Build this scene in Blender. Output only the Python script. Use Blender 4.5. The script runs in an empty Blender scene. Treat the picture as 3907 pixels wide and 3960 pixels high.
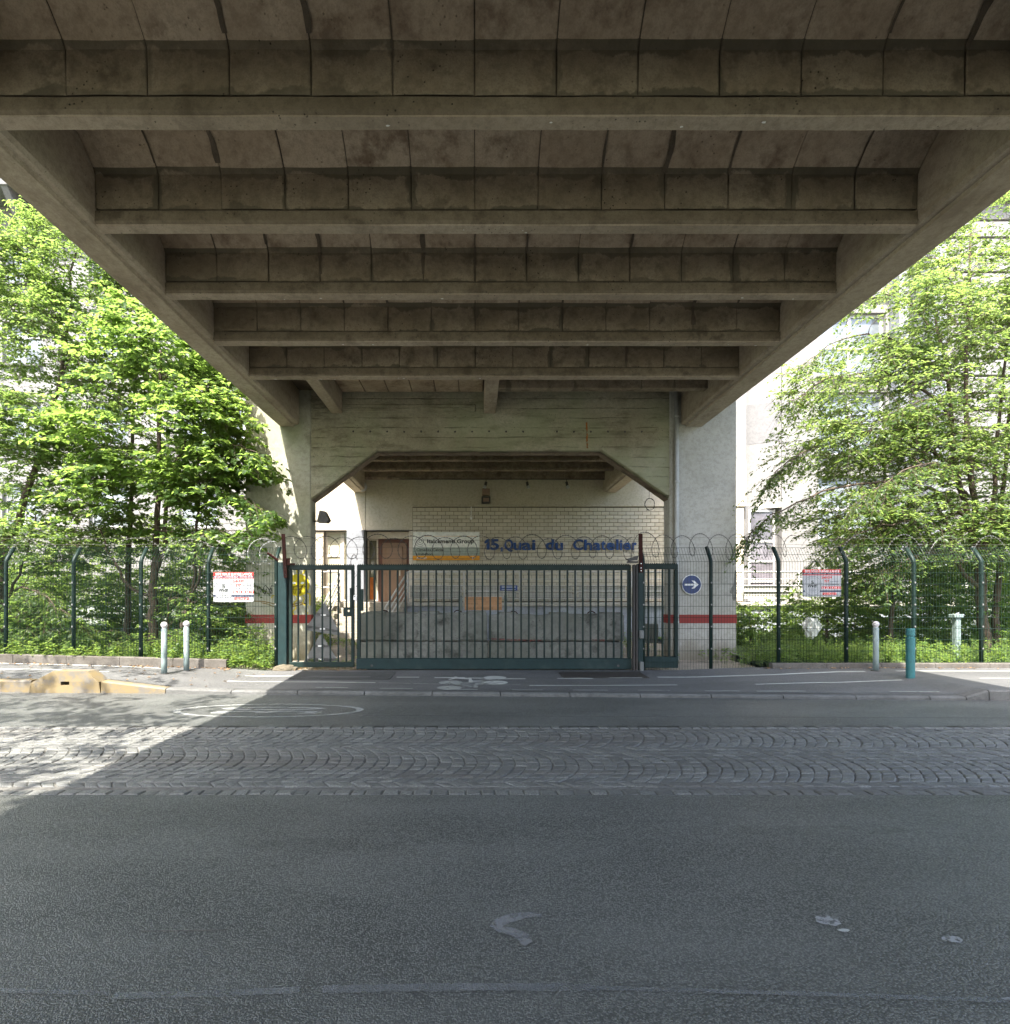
import bpy, bmesh, math, random
import numpy as np
from mathutils import Vector, noise
R = math.radians
random.seed(7); np.random.seed(7)
S = bpy.context.scene
COL = S.collection

# ------------------------------------------------------------------ camera
cd = bpy.data.cameras.new('camera'); cam = bpy.data.objects.new('camera', cd); COL.objects.link(cam)
cam.location = (0, 0, 1.4); cam.rotation_euler = (R(90), 0, 0)
cd.sensor_fit = 'HORIZONTAL'; cd.sensor_width = 36; cd.lens = 20.59
cd.shift_x = 0.0289; cd.shift_y = 0.0871; cd.clip_start = .05; cd.clip_end = 2000
S.camera = cam
# ------------------------------------------------------------------ world, sun, exposure
SUN_DIR = Vector((.215, .58, -1)).normalized()
W = bpy.data.worlds.new('World'); S.world = W; W.use_nodes = True
nt = W.node_tree; bg = nt.nodes['Background']; sk = nt.nodes.new('ShaderNodeTexSky')
sk.sky_type = 'NISHITA'; sk.sun_disc = False; sk.sun_elevation = R(58.2); sk.sun_rotation = R(200.3)
sk.air_density = .9; sk.dust_density = 3.5; sk.ozone_density = .7
nt.links.new(sk.outputs[0], bg.inputs[0]); bg.inputs[1].default_value = .15
sl = bpy.data.lights.new('sun', 'SUN'); sl.energy = 3.2; sl.angle = R(.53); sl.color = (1, .95, .88)
so = bpy.data.objects.new('sun', sl); COL.objects.link(so); so.rotation_euler = SUN_DIR.to_track_quat('-Z', 'Y').to_euler(); so.location = (-5, -14, 25)
S.view_settings.view_transform = 'Standard'; S.view_settings.look = 'None'
S.view_settings.gamma = 1; S.view_settings.use_curve_mapping = False; S.view_settings.exposure = 2.58
S.render.engine = 'CYCLES'; c = S.cycles
c.max_bounces = 10; c.diffuse_bounces = 6; c.glossy_bounces = 3; c.transmission_bounces = 6; c.transparent_max_bounces = 8
c.use_denoising = True; c.sample_clamp_indirect = 6; c.caustics_reflective = False; c.caustics_refractive = False

# ------------------------------------------------------------------ material helpers
class N:
    def __init__(s, name):
        s.m = bpy.data.materials.new(name); s.m.use_nodes = True; s.t = s.m.node_tree
        s.p = s.t.nodes['Principled BSDF']; s.out = s.t.nodes['Material Output']
        s.tc = s.t.nodes.new('ShaderNodeNewGeometry').outputs['Position']
    def n(s, t, **k):
        x = s.t.nodes.new(t)
        for a, b in k.items(): setattr(x, a, b)
        return x
    def l(s, a, b): s.t.links.new(a, b)
    def mapped(s, sc):
        m = s.n('ShaderNodeMapping'); m.inputs['Scale'].default_value = sc; s.l(s.tc, m.inputs[0]); return m.outputs[0]
    def noise(s, scale, detail=6, rough=.6, stretch=(1, 1, 1), dist=0):
        x = s.n('ShaderNodeTexNoise'); x.inputs['Scale'].default_value = scale; x.inputs['Detail'].default_value = detail
        x.inputs['Roughness'].default_value = rough; x.inputs['Distortion'].default_value = dist
        s.l(s.mapped(stretch), x.inputs['Vector']); return x.outputs[0]
    def ramp(s, v, lo, hi, a=0., b=1.):
        x = s.n('ShaderNodeMapRange'); x.interpolation_type = 'SMOOTHSTEP'
        for i, q in zip((1, 2, 3, 4), (lo, hi, a, b)): x.inputs[i].default_value = q
        s.l(v, x.inputs[0]); return x.outputs[0]
    def mix(s, f, a, b, mode='MIX'):
        x = s.n('ShaderNodeMix', data_type='RGBA', blend_type=mode)
        for k, q in ((0, f), (6, a), (7, b)):
            if isinstance(q, (int, float)): x.inputs[k].default_value = q
            elif isinstance(q, tuple): x.inputs[k].default_value = (*q, 1)
            else: s.l(q, x.inputs[k])
        return x.outputs[2]
    def math(s, op, a, b=0.):
        x = s.n('ShaderNodeMath', operation=op)
        for k, q in ((0, a), (1, b)):
            if isinstance(q, (int, float)): x.inputs[k].default_value = q
            else: s.l(q, x.inputs[k])
        return x.outputs[0]
    def bump(s, h, dist, strength=1., prev=None):
        x = s.n('ShaderNodeBump'); x.inputs['Strength'].default_value = strength; x.inputs['Distance'].default_value = dist
        s.l(h, x.inputs['Height'])
        if prev: s.l(prev, x.inputs['Normal'])
        return x.outputs[0]
    def fin(s, col, rough=.8, nrm=None, spec=.4, metal=0.):
        if isinstance(col, tuple): s.p.inputs['Base Color'].default_value = (*col, 1)
        else: s.l(col, s.p.inputs['Base Color'])
        if isinstance(rough, (int, float)): s.p.inputs['Roughness'].default_value = rough
        else: s.l(rough, s.p.inputs['Roughness'])
        s.p.inputs['Specular IOR Level'].default_value = spec; s.p.inputs['Metallic'].default_value = metal
        if nrm: s.l(nrm, s.p.inputs['Normal'])
        return s.m
def mm(c, k): return tuple(min(1, x * k) for x in c)
def simple(name, c, rough=.5, var=.15, scale=8, dirt=None, dirt_amt=.5, dirt_scale=3, bump=.0, bscale=60, metal=0., spec=.4):
    s = N(name); a = s.noise(scale, 5)
    col = s.mix(s.ramp(a, .3, .7), mm(c, 1 - var), mm(c, 1 + var))
    if dirt: col = s.mix(s.math('MULTIPLY', s.ramp(s.noise(dirt_scale, 8, .7), .5, .72), dirt_amt), col, dirt)
    nr = s.bump(s.noise(bscale, 4), bump) if bump else None
    return s.fin(col, rough, nr, spec, metal)
def concrete(name, base, dark, light, big=.9, stains=.6, speck=.4, bump=.004, boards=None, stretch=(1, 1, 1), dirtlow=None, moss=None, damp=None):
    s = N(name)
    b = s.noise(big, 7, .65, stretch); f = s.noise(14, 6, .7); g = s.noise(3.2, 7, .7, stretch)
    col = s.mix(s.ramp(b, .35, .68), base, light)
    col = s.mix(s.math('MULTIPLY', s.ramp(g, .48, .7), stains), col, dark)
    col = s.mix(s.math('MULTIPLY', s.ramp(f, .42, .66), .42), col, mm(base, .55)); col = s.mix(s.math('MULTIPLY', s.ramp(s.noise(70, 3, .7), .45, .7), .35), col, mm(base, .5))
    col = s.mix(s.math('MULTIPLY', s.ramp(s.noise(.42, 7, .62, (1, .6, 1)), .5, .66), stains * .5), col, mm(dark, 1.15))
    if moss: col = s.mix(s.math('MULTIPLY', s.ramp(s.noise(.7, 5, .6, (1, 1, .8)), .42, .62), .6), col, moss)
    if damp:      # damp bands that have crept out of the panel joints
        sep = s.n('ShaderNodeSeparateXYZ'); s.l(s.tc, sep.inputs[0])
        u = s.math('FRACT', s.math('MULTIPLY', s.math('ADD', sep.outputs[0], 3.79), 1 / .63)); d_ = s.math('MULTIPLY', s.math('ABSOLUTE', s.math('SUBTRACT', u, .5)), 2)
        m1 = s.ramp(s.math('ADD', d_, s.math('MULTIPLY', s.math('SUBTRACT', s.noise(1.9, 6, .7, (1, 1, .35)), .5), 1.5)), .93, 1.02)
        w_ = s.math('ABSOLUTE', s.math('MULTIPLY', s.math('SUBTRACT', sep.outputs[2], 5.455), 5.2)); m2 = s.ramp(s.math('ADD', w_, s.math('MULTIPLY', s.math('SUBTRACT', s.noise(2.2, 6, .65, (1, 1, .8)), .5), 1.9)), .74, .86)
        col = s.mix(s.math('MULTIPLY', s.math('MULTIPLY', s.math('MAXIMUM', m1, m2), .8), s.ramp(s.noise(.55, 4), .3, .55, .25, 1.)), col, damp)
    v = s.n('ShaderNodeTexVoronoi'); v.inputs['Scale'].default_value = 19; s.l(s.tc, v.inputs['Vector'])
    pit = s.math('MULTIPLY', s.ramp(v.outputs['Distance'], .1, .17, 1, 0), s.ramp(s.noise(2.1, 3), .5, .62))
    col = s.mix(s.math('MULTIPLY', pit, speck), col, mm(dark, .35))
    h = s.math('ADD', s.math('MULTIPLY', s.noise(45, 5), .5), s.math('MULTIPLY', f, .8))
    h = s.math('SUBTRACT', h, pit)
    if boards:
        sep = s.n('ShaderNodeSeparateXYZ'); s.l(s.tc, sep.inputs[0])
        wob = s.math('ADD', s.math('MULTIPLY', sep.outputs[2], 1 / boards), s.math('MULTIPLY', s.noise(1.4, 3), .35))
        fr = s.math('FRACT', wob); line = s.ramp(s.math('ABSOLUTE', s.math('SUBTRACT', fr, .5)), .0, .09, 1, 0)
        line = s.math('MULTIPLY', line, s.ramp(s.noise(1.6, 6, .75, (.8, 1, 5)), .44, .66))
        col = s.mix(s.math('MULTIPLY', line, .5), col, dark); h = s.math('SUBTRACT', h, s.math('MULTIPLY', line, 1.6))
    if dirtlow:
        sep = s.n('ShaderNodeSeparateXYZ'); s.l(s.tc, sep.inputs[0])
        m = s.ramp(s.math('ADD', sep.outputs[2], s.math('MULTIPLY', s.noise(2.4, 6), .9)), .55, 1.25, 1, 0)
        col = s.mix(s.math('MULTIPLY', m, .75), col, dirtlow)
    return s.fin(col, .88, s.bump(h, bump), .25)
def asphalt(name, c1, c2, cell, depth, rough, patch=1.2):
    s = N(name)
    v = s.n('ShaderNodeTexVoronoi'); v.inputs['Scale'].default_value = cell; v.inputs['Randomness'].default_value = 1; s.l(s.tc, v.inputs['Vector'])
    v2 = s.n('ShaderNodeTexVoronoi'); v2.inputs['Scale'].default_value = cell * 2.3; s.l(s.tc, v2.inputs['Vector'])
    bw = s.n('ShaderNodeRGBToBW'); s.l(v.outputs['Color'], bw.inputs[0])
    gn = s.noise(cell * 1.9, 3, .7); col = s.mix(s.ramp(s.math('ADD', s.math('MULTIPLY', bw.outputs[0], .6), s.math('MULTIPLY', gn, .5)), .25, .8), mm(c1, .6), c2)
    col = s.mix(s.ramp(v.outputs['Distance'], .35, .75), col, mm(c1, .35))
    col = s.mix(s.math('MULTIPLY', s.ramp(s.noise(patch, 7, .65, (.35, 1, 1)), .38, .66), .28), col, mm(c2, 1.1))
    col = s.mix(s.math('MULTIPLY', s.ramp(s.noise(.6, 5, .6, (.25, 1.6, 1)), .5, .7), .28), col, mm(c1, .7))
    h = s.math('ADD', s.math('MULTIPLY', s.ramp(v.outputs['Distance'], 0, .7, 1, 0), s.math('ADD', s.math('MULTIPLY', bw.outputs[0], .9), .35)), s.math('MULTIPLY', s.ramp(v2.outputs['Distance'], 0, .7, 1, 0), .35))
    h = s.math('ADD', h, s.math('MULTIPLY', gn, .8))
    return s.fin(col, rough, s.bump(h, depth), .5)
def leafmat(name, c1, c2, trans, tr=.45):
    s = N(name); g = s.n('ShaderNodeNewGeometry')
    col = s.mix(g.outputs['Random Per Island'], c1, c2); col = s.mix(s.ramp(s.noise(1.1, 3), .35, .65), mm(c1, .9), col); trans = mm(trans, 1.0)
    s.fin(col, .42, None, .5)
    t = s.n('ShaderNodeBsdfTranslucent'); s.l(s.mix(g.outputs['Random Per Island'], mm(trans, .8), trans), t.inputs[0])
    x = s.n('ShaderNodeMixShader'); x.inputs[0].default_value = tr
    s.l(s.p.outputs[0], x.inputs[1]); s.l(t.outputs[0], x.inputs[2]); s.l(x.outputs[0], s.out.inputs[0]); return s.m

M = {}
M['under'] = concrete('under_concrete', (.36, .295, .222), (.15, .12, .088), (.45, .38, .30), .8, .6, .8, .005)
M['vault'] = concrete('vault_concrete', (.46, .36, .258), (.20, .14, .096), (.57, .47, .355), 1.3, .95, .6, .006)
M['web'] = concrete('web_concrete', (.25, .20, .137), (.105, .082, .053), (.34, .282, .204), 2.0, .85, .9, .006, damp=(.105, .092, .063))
M['girder'] = concrete('girder_concrete', (.42, .35, .26), (.17, .122, .085), (.50, .43, .335), 1.1, .55, .4, .006, stretch=(1, .35, 1))
M['damp'] = concrete('damp_concrete', (.115, .098, .068), (.06, .052, .036), (.15, .13, .093), 2.5, .6, .5, .004)
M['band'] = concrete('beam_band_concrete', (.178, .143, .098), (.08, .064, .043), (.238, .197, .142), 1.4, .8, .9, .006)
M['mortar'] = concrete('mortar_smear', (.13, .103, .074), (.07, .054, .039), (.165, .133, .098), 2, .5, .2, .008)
M['portal'] = concrete('board_marked_concrete', (.34, .31, .22), (.13, .115, .075), (.43, .40, .305), .9, .9, .7, .012, boards=.21, stretch=(.5, 1, 1.6), moss=(.26, .28, .17))
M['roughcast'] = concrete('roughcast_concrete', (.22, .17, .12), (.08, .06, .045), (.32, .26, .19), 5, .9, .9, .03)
M['pier'] = concrete('pier_render', (.42, .41, .365), (.25, .245, .205), (.46, .45, .41), .6, .35, .06, .0015, dirtlow=(.17, .145, .10))
M['pierL'] = concrete('pier_render_mossy', (.40, .385, .305), (.19, .185, .125), (.47, .455, .385), .8, .65, .4, .004, dirtlow=(.15, .13, .09), moss=(.24, .26, .155))
M['plaster'] = concrete('plaster', (.54, .485, .365), (.31, .265, .185), (.56, .51, .41), .7, .35, .1, .002)
M['facade'] = concrete('facade_render', (.215, .21, .20), (.165, .157, .145), (.245, .24, .23), .5, .3, .1, .002)
M['facade2'] = concrete('facade_repaint', (.17, .168, .164), (.14, .136, .13), (.185, .183, .18), .5, .3, .1, .002)
M['block'] = concrete('precast_block', (.20, .20, .175), (.04, .04, .032), (.29, .29, .26), 1.2, 1., 1., .02, moss=(.16, .168, .135))
M['dockwall'] = concrete('dock_paint', (.33, .35, .39), (.22, .22, .24), (.47, .50, .56), .9, .4, .3, .003)
M['slab'] = concrete('dock_slab', (.46, .43, .37), (.2, .18, .15), (.55, .52, .46), 1.4, .6, .6, .005)
M['step'] = concrete('step_concrete', (.36, .325, .265), (.19, .165, .13), (.42, .385, .32), 1.6, .5, .4, .005)
M['kerb'] = concrete('kerb_granite', (.11, .11, .102), (.06, .06, .055), (.145, .145, .137), 2.2, .5, .7, .005)
M['lowkerb'] = concrete('verge_kerb', (.095, .086, .073), (.05, .043, .034), (.13, .12, .105), 2.2, .6, .6, .006)
M['asphalt'] = asphalt('asphalt_coarse', (.10, .105, .092), (.21, .214, .19), 118, .011, .44)
M['asphalt2'] = asphalt('asphalt_lane', (.09, .094, .085), (.185, .19, .174), 110, .006, .5)
M['asphalt3'] = asphalt('asphalt_pavement', (.10, .10, .096), (.165, .165, .158), 160, .002, .7)
def cobble_mat():
    s = N('granite_sett'); g = s.n('ShaderNodeNewGeometry'); r = g.outputs['Random Per Island']
    oi = s.n('ShaderNodeObjectInfo'); r2 = s.math('FRACT', s.math('ADD', r, oi.outputs['Random']))
    col = s.mix(r2, (.12, .12, .10), (.238, .238, .205)); col = s.mix(s.ramp(s.noise(120, 3), .35, .7), mm((.11, .11, .11), .7), col)
    col = s.mix(s.math('MULTIPLY', s.ramp(s.noise(.9, 5, .6, (.3, 1.5, 1)), .5, .68), .5), col, (.10, .088, .075))
    return s.fin(col, s.ramp(s.noise(9, 3), .3, .7, .55, .75), s.bump(s.math('ADD', s.noise(38, 4), s.math('MULTIPLY', s.noise(150, 2), .4)), .006), .5)
M['sett'] = cobble_mat()
M['joint'] = simple('joint_sand', (.125, .12, .105), .95, .3, 30, bump=.004)
M['soil'] = simple('soil', (.13, .105, .075), .95, .35, 9, (.2, .14, .09), .6, 5, .02, 30)
M['dirt'] = simple('yard_ground', (.36, .31, .25), .95, .2, 6, (.2, .16, .12), .6, 3, .01, 40)
M['grassbed'] = simple('grass_bed', (.075, .12, .03), .95, .5, 14, (.14, .11, .06), .5, 3, .03, 25)
M['farland'] = simple('far_ground', (.16, .17, .13), .95, .3, .2)
def worn(name, c, under, lo=.42, hi=.55, scale=7, rough=.7):
    s = N(name); k = s.ramp(s.noise(scale, 8, .75), lo, hi)
    return s.fin(s.mix(k, c, under), rough, s.bump(s.noise(90, 4), .002), .35)
def flaked(name, c, lo=.5, hi=.6, scale=9, rough=.7, cover=1.):
    s = N(name); k = s.ramp(s.noise(scale, 9, .78), lo, hi, cover, 0.)
    s.fin(s.mix(s.ramp(s.noise(3, 5), .3, .7), mm(c, .8), c), rough, s.bump(s.noise(90, 4), .002), .3)
    t = s.n('ShaderNodeBsdfTransparent'); x = s.n('ShaderNodeMixShader'); s.l(k, x.inputs[0]); s.l(t.outputs[0], x.inputs[1]); s.l(s.p.outputs[0], x.inputs[2]); s.l(x.outputs[0], s.out.inputs[0]); return s.m
M['roadpaint'] = flaked('road_paint', (.46, .47, .43), .57, .68, 11, cover=.9)
M['oldpaint'] = flaked('old_paint', (.32, .33, .31), .52, .70, 9, cover=.72)
M['oil'] = flaked('oil_stain', (.03, .03, .028), .38, .62, 5, .4, cover=.13)
M['chip'] = flaked('pale_chip', (.36, .36, .35), .5, .58, 40, .6, cover=.85)
M['fadepaint'] = flaked('faded_paint', (.34, .35, .32), .54, .68, 8, cover=.8)
M['seal'] = flaked('joint_sealant', (.195, .202, .20), .48, .68, 7, .5, cover=.55)
M['splash'] = flaked('paint_splash', (.27, .27, .27), .46, .68, 22, .6, cover=.6)
M['yellowkerb'] = worn('worn_yellow_paint', (.175, .133, .066), (.125, .113, .092), .44, .6, 4.5)
def paint(name, c, rough=.42, dirt=(.12, .1, .08), amt=.35, ds=5): return simple(name, c, rough, .12, 10, dirt, amt, ds)
M['green'] = simple('green_paint', (.008, .019, .016), .5, .15, 10, (.02, .028, .022), .6, 4, spec=.2)
M['green2'] = simple('green_panel_paint', (.009, .024, .024), .5, .15, 10, (.032, .048, .043), .7, 3, spec=.22)
M['greenwire'] = simple('green_wire', (.010, .024, .018), .65, spec=.15)
M['palegreen'] = paint('faded_green_paint', (.15, .28, .26), .45)
M['rail'] = simple('dark_rail', (.028, .025, .022), .6, .3, 6, (.07, .05, .04), .6, 5)
M['rust'] = simple('rust_red_steel', (.036, .013, .010), .8, .3, 20, (.03, .014, .01), .7, 9, spec=.15)
M['redpaint'] = worn('red_paint', (.23, .032, .027), (.3, .15, .13), .64, .76, 5)
M['bollard'] = paint('pale_green_bollard', (.20, .255, .245), .55, (.075, .08, .075), .8, 20)
M['teal'] = paint('teal_bollard', (.03, .14, .145), .4, (.03, .07, .08), .55, 12)
M['knob'] = paint('white_knob', (.5, .48, .47), .5, (.3, .3, .36), .5, 14)
M['white'] = paint('white_paint', (.74, .73, .70), .5, (.4, .36, .3), .35, 6)
M['whiterail'] = paint('white_rail_paint', (.55, .53, .49), .45, (.3, .24, .18), .5, 9)
M['wireg'] = simple('galvanised_wire', (.16, .155, .145), .5, .25, 20, metal=.6)
M['wireb'] = simple('bright_razor_wire', (.36, .36, .35), .45, .15, 20, metal=.7)
M['wired'] = simple('dark_barbed_wire', (.055, .05, .043), .6, .3, 30)
M['galv'] = simple('galvanised_sheet', (.17, .173, .168), .5, .15, 7, (.085, .085, .08), .6, 4, metal=.3)
M['clip'] = simple('bright_clip', (.75, .75, .75), .35, metal=.5)
M['grey'] = paint('grey_plastic', (.42, .43, .42), .5)
M['greybox'] = paint('grey_cabinet', (.14, .155, .14), .5)
M['greybox2'] = paint('grey_box', (.12, .125, .118), .6)
M['secboard'] = paint('sign_board_white', (.40, .41, .41), .5, (.3, .3, .28), .3, 6)
M['black'] = simple('black', (.015, .015, .015), .5)
M['dark'] = simple('dark_metal', (.05, .045, .04), .5, .3)
M['brick'] = None
def brick_mat():
    s = N('cream_brick'); oi = s.n('ShaderNodeObjectInfo'); g = s.n('ShaderNodeNewGeometry')
    r = s.math('FRACT', s.math('ADD', g.outputs['Random Per Island'], oi.outputs['Random']))
    col = s.mix(r, (.50, .45, .34), (.60, .545, .43)); col = s.mix(s.math('MULTIPLY', s.ramp(s.noise(1.3, 6, .7), .5, .7), .4), col, (.40, .35, .27))
    return s.fin(col, .8, s.bump(s.noise(60, 4), .002), .3)
M['brick'] = brick_mat()
M['brickjoint'] = simple('brick_mortar', (.17, .145, .11), .95, .2, 20)
M['frame'] = paint('cream_frame', (.62, .56, .46), .5)
M['framew'] = paint('white_frame', (.45, .445, .43), .45)
def glass(name, c, rough=.06):
    s = N(name); return s.fin(s.mix(s.ramp(s.noise(1.1, 3), .3, .7), mm(c, .7), mm(c, 1.3)), rough, None, .9)
M['glass'] = glass('window_glass', (.16, .18, .19)); M['glassd'] = glass('sidelight_glass', (.15, .14, .095)); M['blind'] = glass('blind_behind_glass', (.42, .40, .30), .25)
M['lilac'] = glass('dark_film_glass', (.12, .11, .125))
M['column'] = concrete('column_paint', (.22, .232, .25), (.18, .187, .197), (.25, .262, .28), .7, .2, .1, .002)
M['brown'] = simple('brown_board', (.115, .05, .035), .6, .15, 4, (.16, .085, .06), .5, 2)
M['doorb'] = simple('brown_door', (.26, .17, .115), .6, .1, 4, (.19, .12, .08), .4, 2)
M['orangeb'] = simple('orange_board', (.50, .15, .03), .6)
M['signw'] = paint('sign_white', (.80, .80, .73), .45, (.45, .44, .38), .3, 3)
M['signg'] = paint('sign_grey_green', (.34, .39, .33), .45)
M['orange'] = paint('sign_orange', (.72, .31, .015), .45, (.5, .22, .03), .3, 4)
M['orangef'] = paint('faded_orange', (.40, .215, .10), .55, (.3, .19, .11), .6, 4)
M['ink'] = simple('sign_ink', (.02, .025, .022), .5)
M['inkf'] = simple('faded_ink', (.17, .10, .05), .6)
M['navy'] = simple('navy_print', (.028, .035, .075), .5)
M['redprint'] = simple('red_print', (.62, .055, .045), .5)
M['whiteprint'] = simple('white_print', (.78, .78, .76), .5)
M['letter'] = simple('blue_foam', (.022, .065, .20), .7, .25, 9, (.015, .026, .06), .7, 5, .004, 60)
M['roundblue'] = paint('blue_sign_face', (.012, .032, .125), .35, (.05, .08, .16), .3, 5)
M['blueplate'] = paint('blue_plate', (.03, .07, .24), .5)
M['sunpaint'] = flaked('yellow_mural_paint', (.55, .44, .015), .66, .76, 9, cover=1.)
M['redfade'] = flaked('faded_red_line', (.30, .075, .06), .44, .62, 14, cover=.7)
M['graf'] = flaked('black_spray', (.04, .04, .04), .5, .62, 14, cover=.85)
M['grafgrey'] = flaked('grey_spray', (.14, .14, .15), .5, .66, 14, cover=.7)
M['grafochre'] = flaked('ochre_spray', (.27, .16, .03), .5, .64, 14, cover=.8)
M['ruststain'] = flaked('rust_run', (.38, .13, .02), .48, .6, 18, cover=.85)
M['bag'] = simple('white_plastic_sheet', (.6, .6, .58), .4, .08, 12, bump=.01, bscale=9)
M['bark'] = simple('bark', (.085, .062, .045), .9, .4, 25, (.15, .115, .085), .5, 8, .012, 45)
M['stem'] = simple('weed_stem', (.10, .14, .05), .8)
M['leafA'] = leafmat('maple_leaf', (.042, .085, .026), (.084, .135, .042), (.31, .46, .09), .6)
M['leafB'] = leafmat('hornbeam_leaf', (.044, .088, .028), (.092, .142, .048), (.32, .46, .10), .6)
M['leafC'] = leafmat('elm_leaf', (.045, .092, .028), (.088, .145, .044), (.33, .455, .105), .58)
M['weed'] = leafmat('weed_leaf', (.075, .145, .036), (.15, .24, .065), (.36, .5, .09), .5)
M['litter'] = leafmat('dry_leaf', (.22, .12, .05), (.36, .24, .11), (.25, .15, .05), .2)

# ------------------------------------------------------------------ mesh helpers
class MB:
    def __init__(s): s.v = []; s.f = []
    def add(s, v, f):
        o = len(s.v); s.v += [tuple(p) for p in v]; s.f += [tuple(i + o for i in q) for q in f]; return s
    def box(s, x0, x1, y0, y1, z0, z1, b=0.):
        if b <= 0:
            v = [(x, y, z) for z in (z0, z1) for y in (y0, y1) for x in (x0, x1)]
            return s.add(v, [(0, 2, 3, 1), (4, 5, 7, 6), (0, 1, 5, 4), (2, 6, 7, 3), (0, 4, 6, 2), (1, 3, 7, 5)])
        b = min(b, abs(x1 - x0) * .45, abs(y1 - y0) * .45, abs(z1 - z0) * .45); v = []; ix = {}
        X = (x0, x1); Y = (y0, y1); Z = (z0, z1); sg = (1, -1)
        for i in (0, 1):
            for j in (0, 1):
                for k in (0, 1):
                    for a in range(3):
                        p = [X[i], Y[j], Z[k]]
                        for d, q in enumerate((i, j, k)):
                            if d != a: p[d] += sg[q] * b
                        ix[i, j, k, a] = len(v); v.append(tuple(p))
        f = []
        for a in range(3):
            o = [d for d in range(3) if d != a]
            for q in (0, 1):
                c4 = []
                for (m, n) in ((0, 0), (1, 0), (1, 1), (0, 1)):
                    t = [0, 0, 0]; t[a] = q; t[o[0]] = m; t[o[1]] = n; c4.append(ix[(*t, a)])
                f.append(c4)
        for a in range(3):           # edges along axis a
            o = [d for d in range(3) if d != a]
            for m in (0, 1):
                for n in (0, 1):
                    t0 = [0, 0, 0]; t0[o[0]] = m; t0[o[1]] = n; t1 = list(t0); t1[a] = 1
                    f.append([ix[(*t0, o[0])], ix[(*t0, o[1])], ix[(*t1, o[1])], ix[(*t1, o[0])]])
        for i in (0, 1):
            for j in (0, 1):
                for k in (0, 1): f.append([ix[i, j, k, 0], ix[i, j, k, 1], ix[i, j, k, 2]])
        return s.add(v, f)
    def tube(s, pts, r, n=6, cap=True):
        P = [Vector(p) for p in pts]; m = len(P); rr = r if isinstance(r, (list, tuple)) else [r] * m
        v = []; f = []; up = None
        for i in range(m):
            d = (P[min(i + 1, m - 1)] - P[max(i - 1, 0)])
            if d.length < 1e-9: d = Vector((0, 0, 1))
            d.normalize()
            if up is None: up = Vector((0, 0, 1)) if abs(d.z) < .9 else Vector((0, 1, 0))
            a = d.cross(up); 
            if a.length < 1e-6: a = d.orthogonal()
            a.normalize(); b = a.cross(d); up = b
            for k in range(n):
                t = 2 * math.pi * k / n; v.append(P[i] + (a * math.cos(t) + b * math.sin(t)) * rr[i])
        for i in range(m - 1):
            for k in range(n):
                k2 = (k + 1) % n; f.append((i * n + k, i * n + k2, (i + 1) * n + k2, (i + 1) * n + k))
        if cap: f.append(tuple(range(n))[::-1]); f.append(tuple((m - 1) * n + k for k in range(n)))
        return s.add(v, f)
    def lathe(s, cx, cy, prof, n=16):
        v = []; f = []
        for (r, z) in prof:
            for k in range(n): t = 2 * math.pi * k / n; v.append((cx + r * math.cos(t), cy + r * math.sin(t), z))
        for i in range(len(prof) - 1):
            for k in range(n): k2 = (k + 1) % n; f.append((i * n + k, i * n + k2, (i + 1) * n + k2, (i + 1) * n + k))
        f.append(tuple(range(n))[::-1]); f.append(tuple((len(prof) - 1) * n + k for k in range(n)))
        return s.add(v, f)
    def prism(s, poly, axis, a, b):      # poly in the two other axes; extruded along axis from a to b
        def p(q, t): return {'x': (t, q[0], q[1]), 'y': (q[0], t, q[1]), 'z': (q[0], q[1], t)}[axis]
        n = len(poly); v = [p(q, a) for q in poly] + [p(q, b) for q in poly]
        f = [tuple(range(n)), tuple(range(2 * n - 1, n - 1, -1))] + [(i, n + i, n + (i + 1) % n, (i + 1) % n) for i in range(n)]
        return s.add(v, f)
    def ribbon(s, pts, w, y, t=.003):    # flat painted stroke in the X-Z plane facing -Y
        P = [Vector((p[0], p[1])) for p in pts]; L = []; Rr = []
        for i in range(len(P)):
            d = P[min(i + 1, len(P) - 1)] - P[max(i - 1, 0)]; d = d.normalized() if d.length else Vector((1, 0)); nn = Vector((-d.y, d.x)) * w / 2
            L.append(P[i] + nn); Rr.append(P[i] - nn)
        v = [(p.x, y, p.y) for p in L] + [(p.x, y, p.y) for p in Rr]; n = len(P)
        return s.add(v, [(i, i + 1, n + i + 1, n + i) for i in range(n - 1)])
    def quad(s, *p): return s.add(p, [tuple(range(len(p)))])
    def mesh(s, name, mat, smooth=False, fix=True):
        me = bpy.data.meshes.new(name); me.from_pydata(s.v, [], s.f)
        if fix and len(s.f) < 20000:
            bm = bmesh.new(); bm.from_mesh(me); bmesh.ops.recalc_face_normals(bm, faces=bm.faces); bm.to_mesh(me); bm.free()
        if smooth: me.polygons.foreach_set('use_smooth', [True] * len(me.polygons))
        me.materials.append(M[mat] if isinstance(mat, str) else mat); return me
    def build(s, name, mat, parent=None, smooth=False, fix=True, **kw):
        return link(name, s.mesh(name, mat, smooth, fix), parent, **kw)
def off(o):
    p = Vector((0, 0, 0))
    while o is not None: p += o.location; o = o.parent
    return p
def link(name, me, parent=None, label=None, kind=None):
    o = bpy.data.objects.new(name, me); COL.objects.link(o)
    if parent is not None:
        o.parent = parent; o.location = -off(parent)
    if label: o['label'] = label
    if kind: o['kind'] = kind
    return o
def tag(o, label, cat, group=None):
    o['label'] = label; o['category'] = cat
    if group: o['group'] = group
    return o
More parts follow.
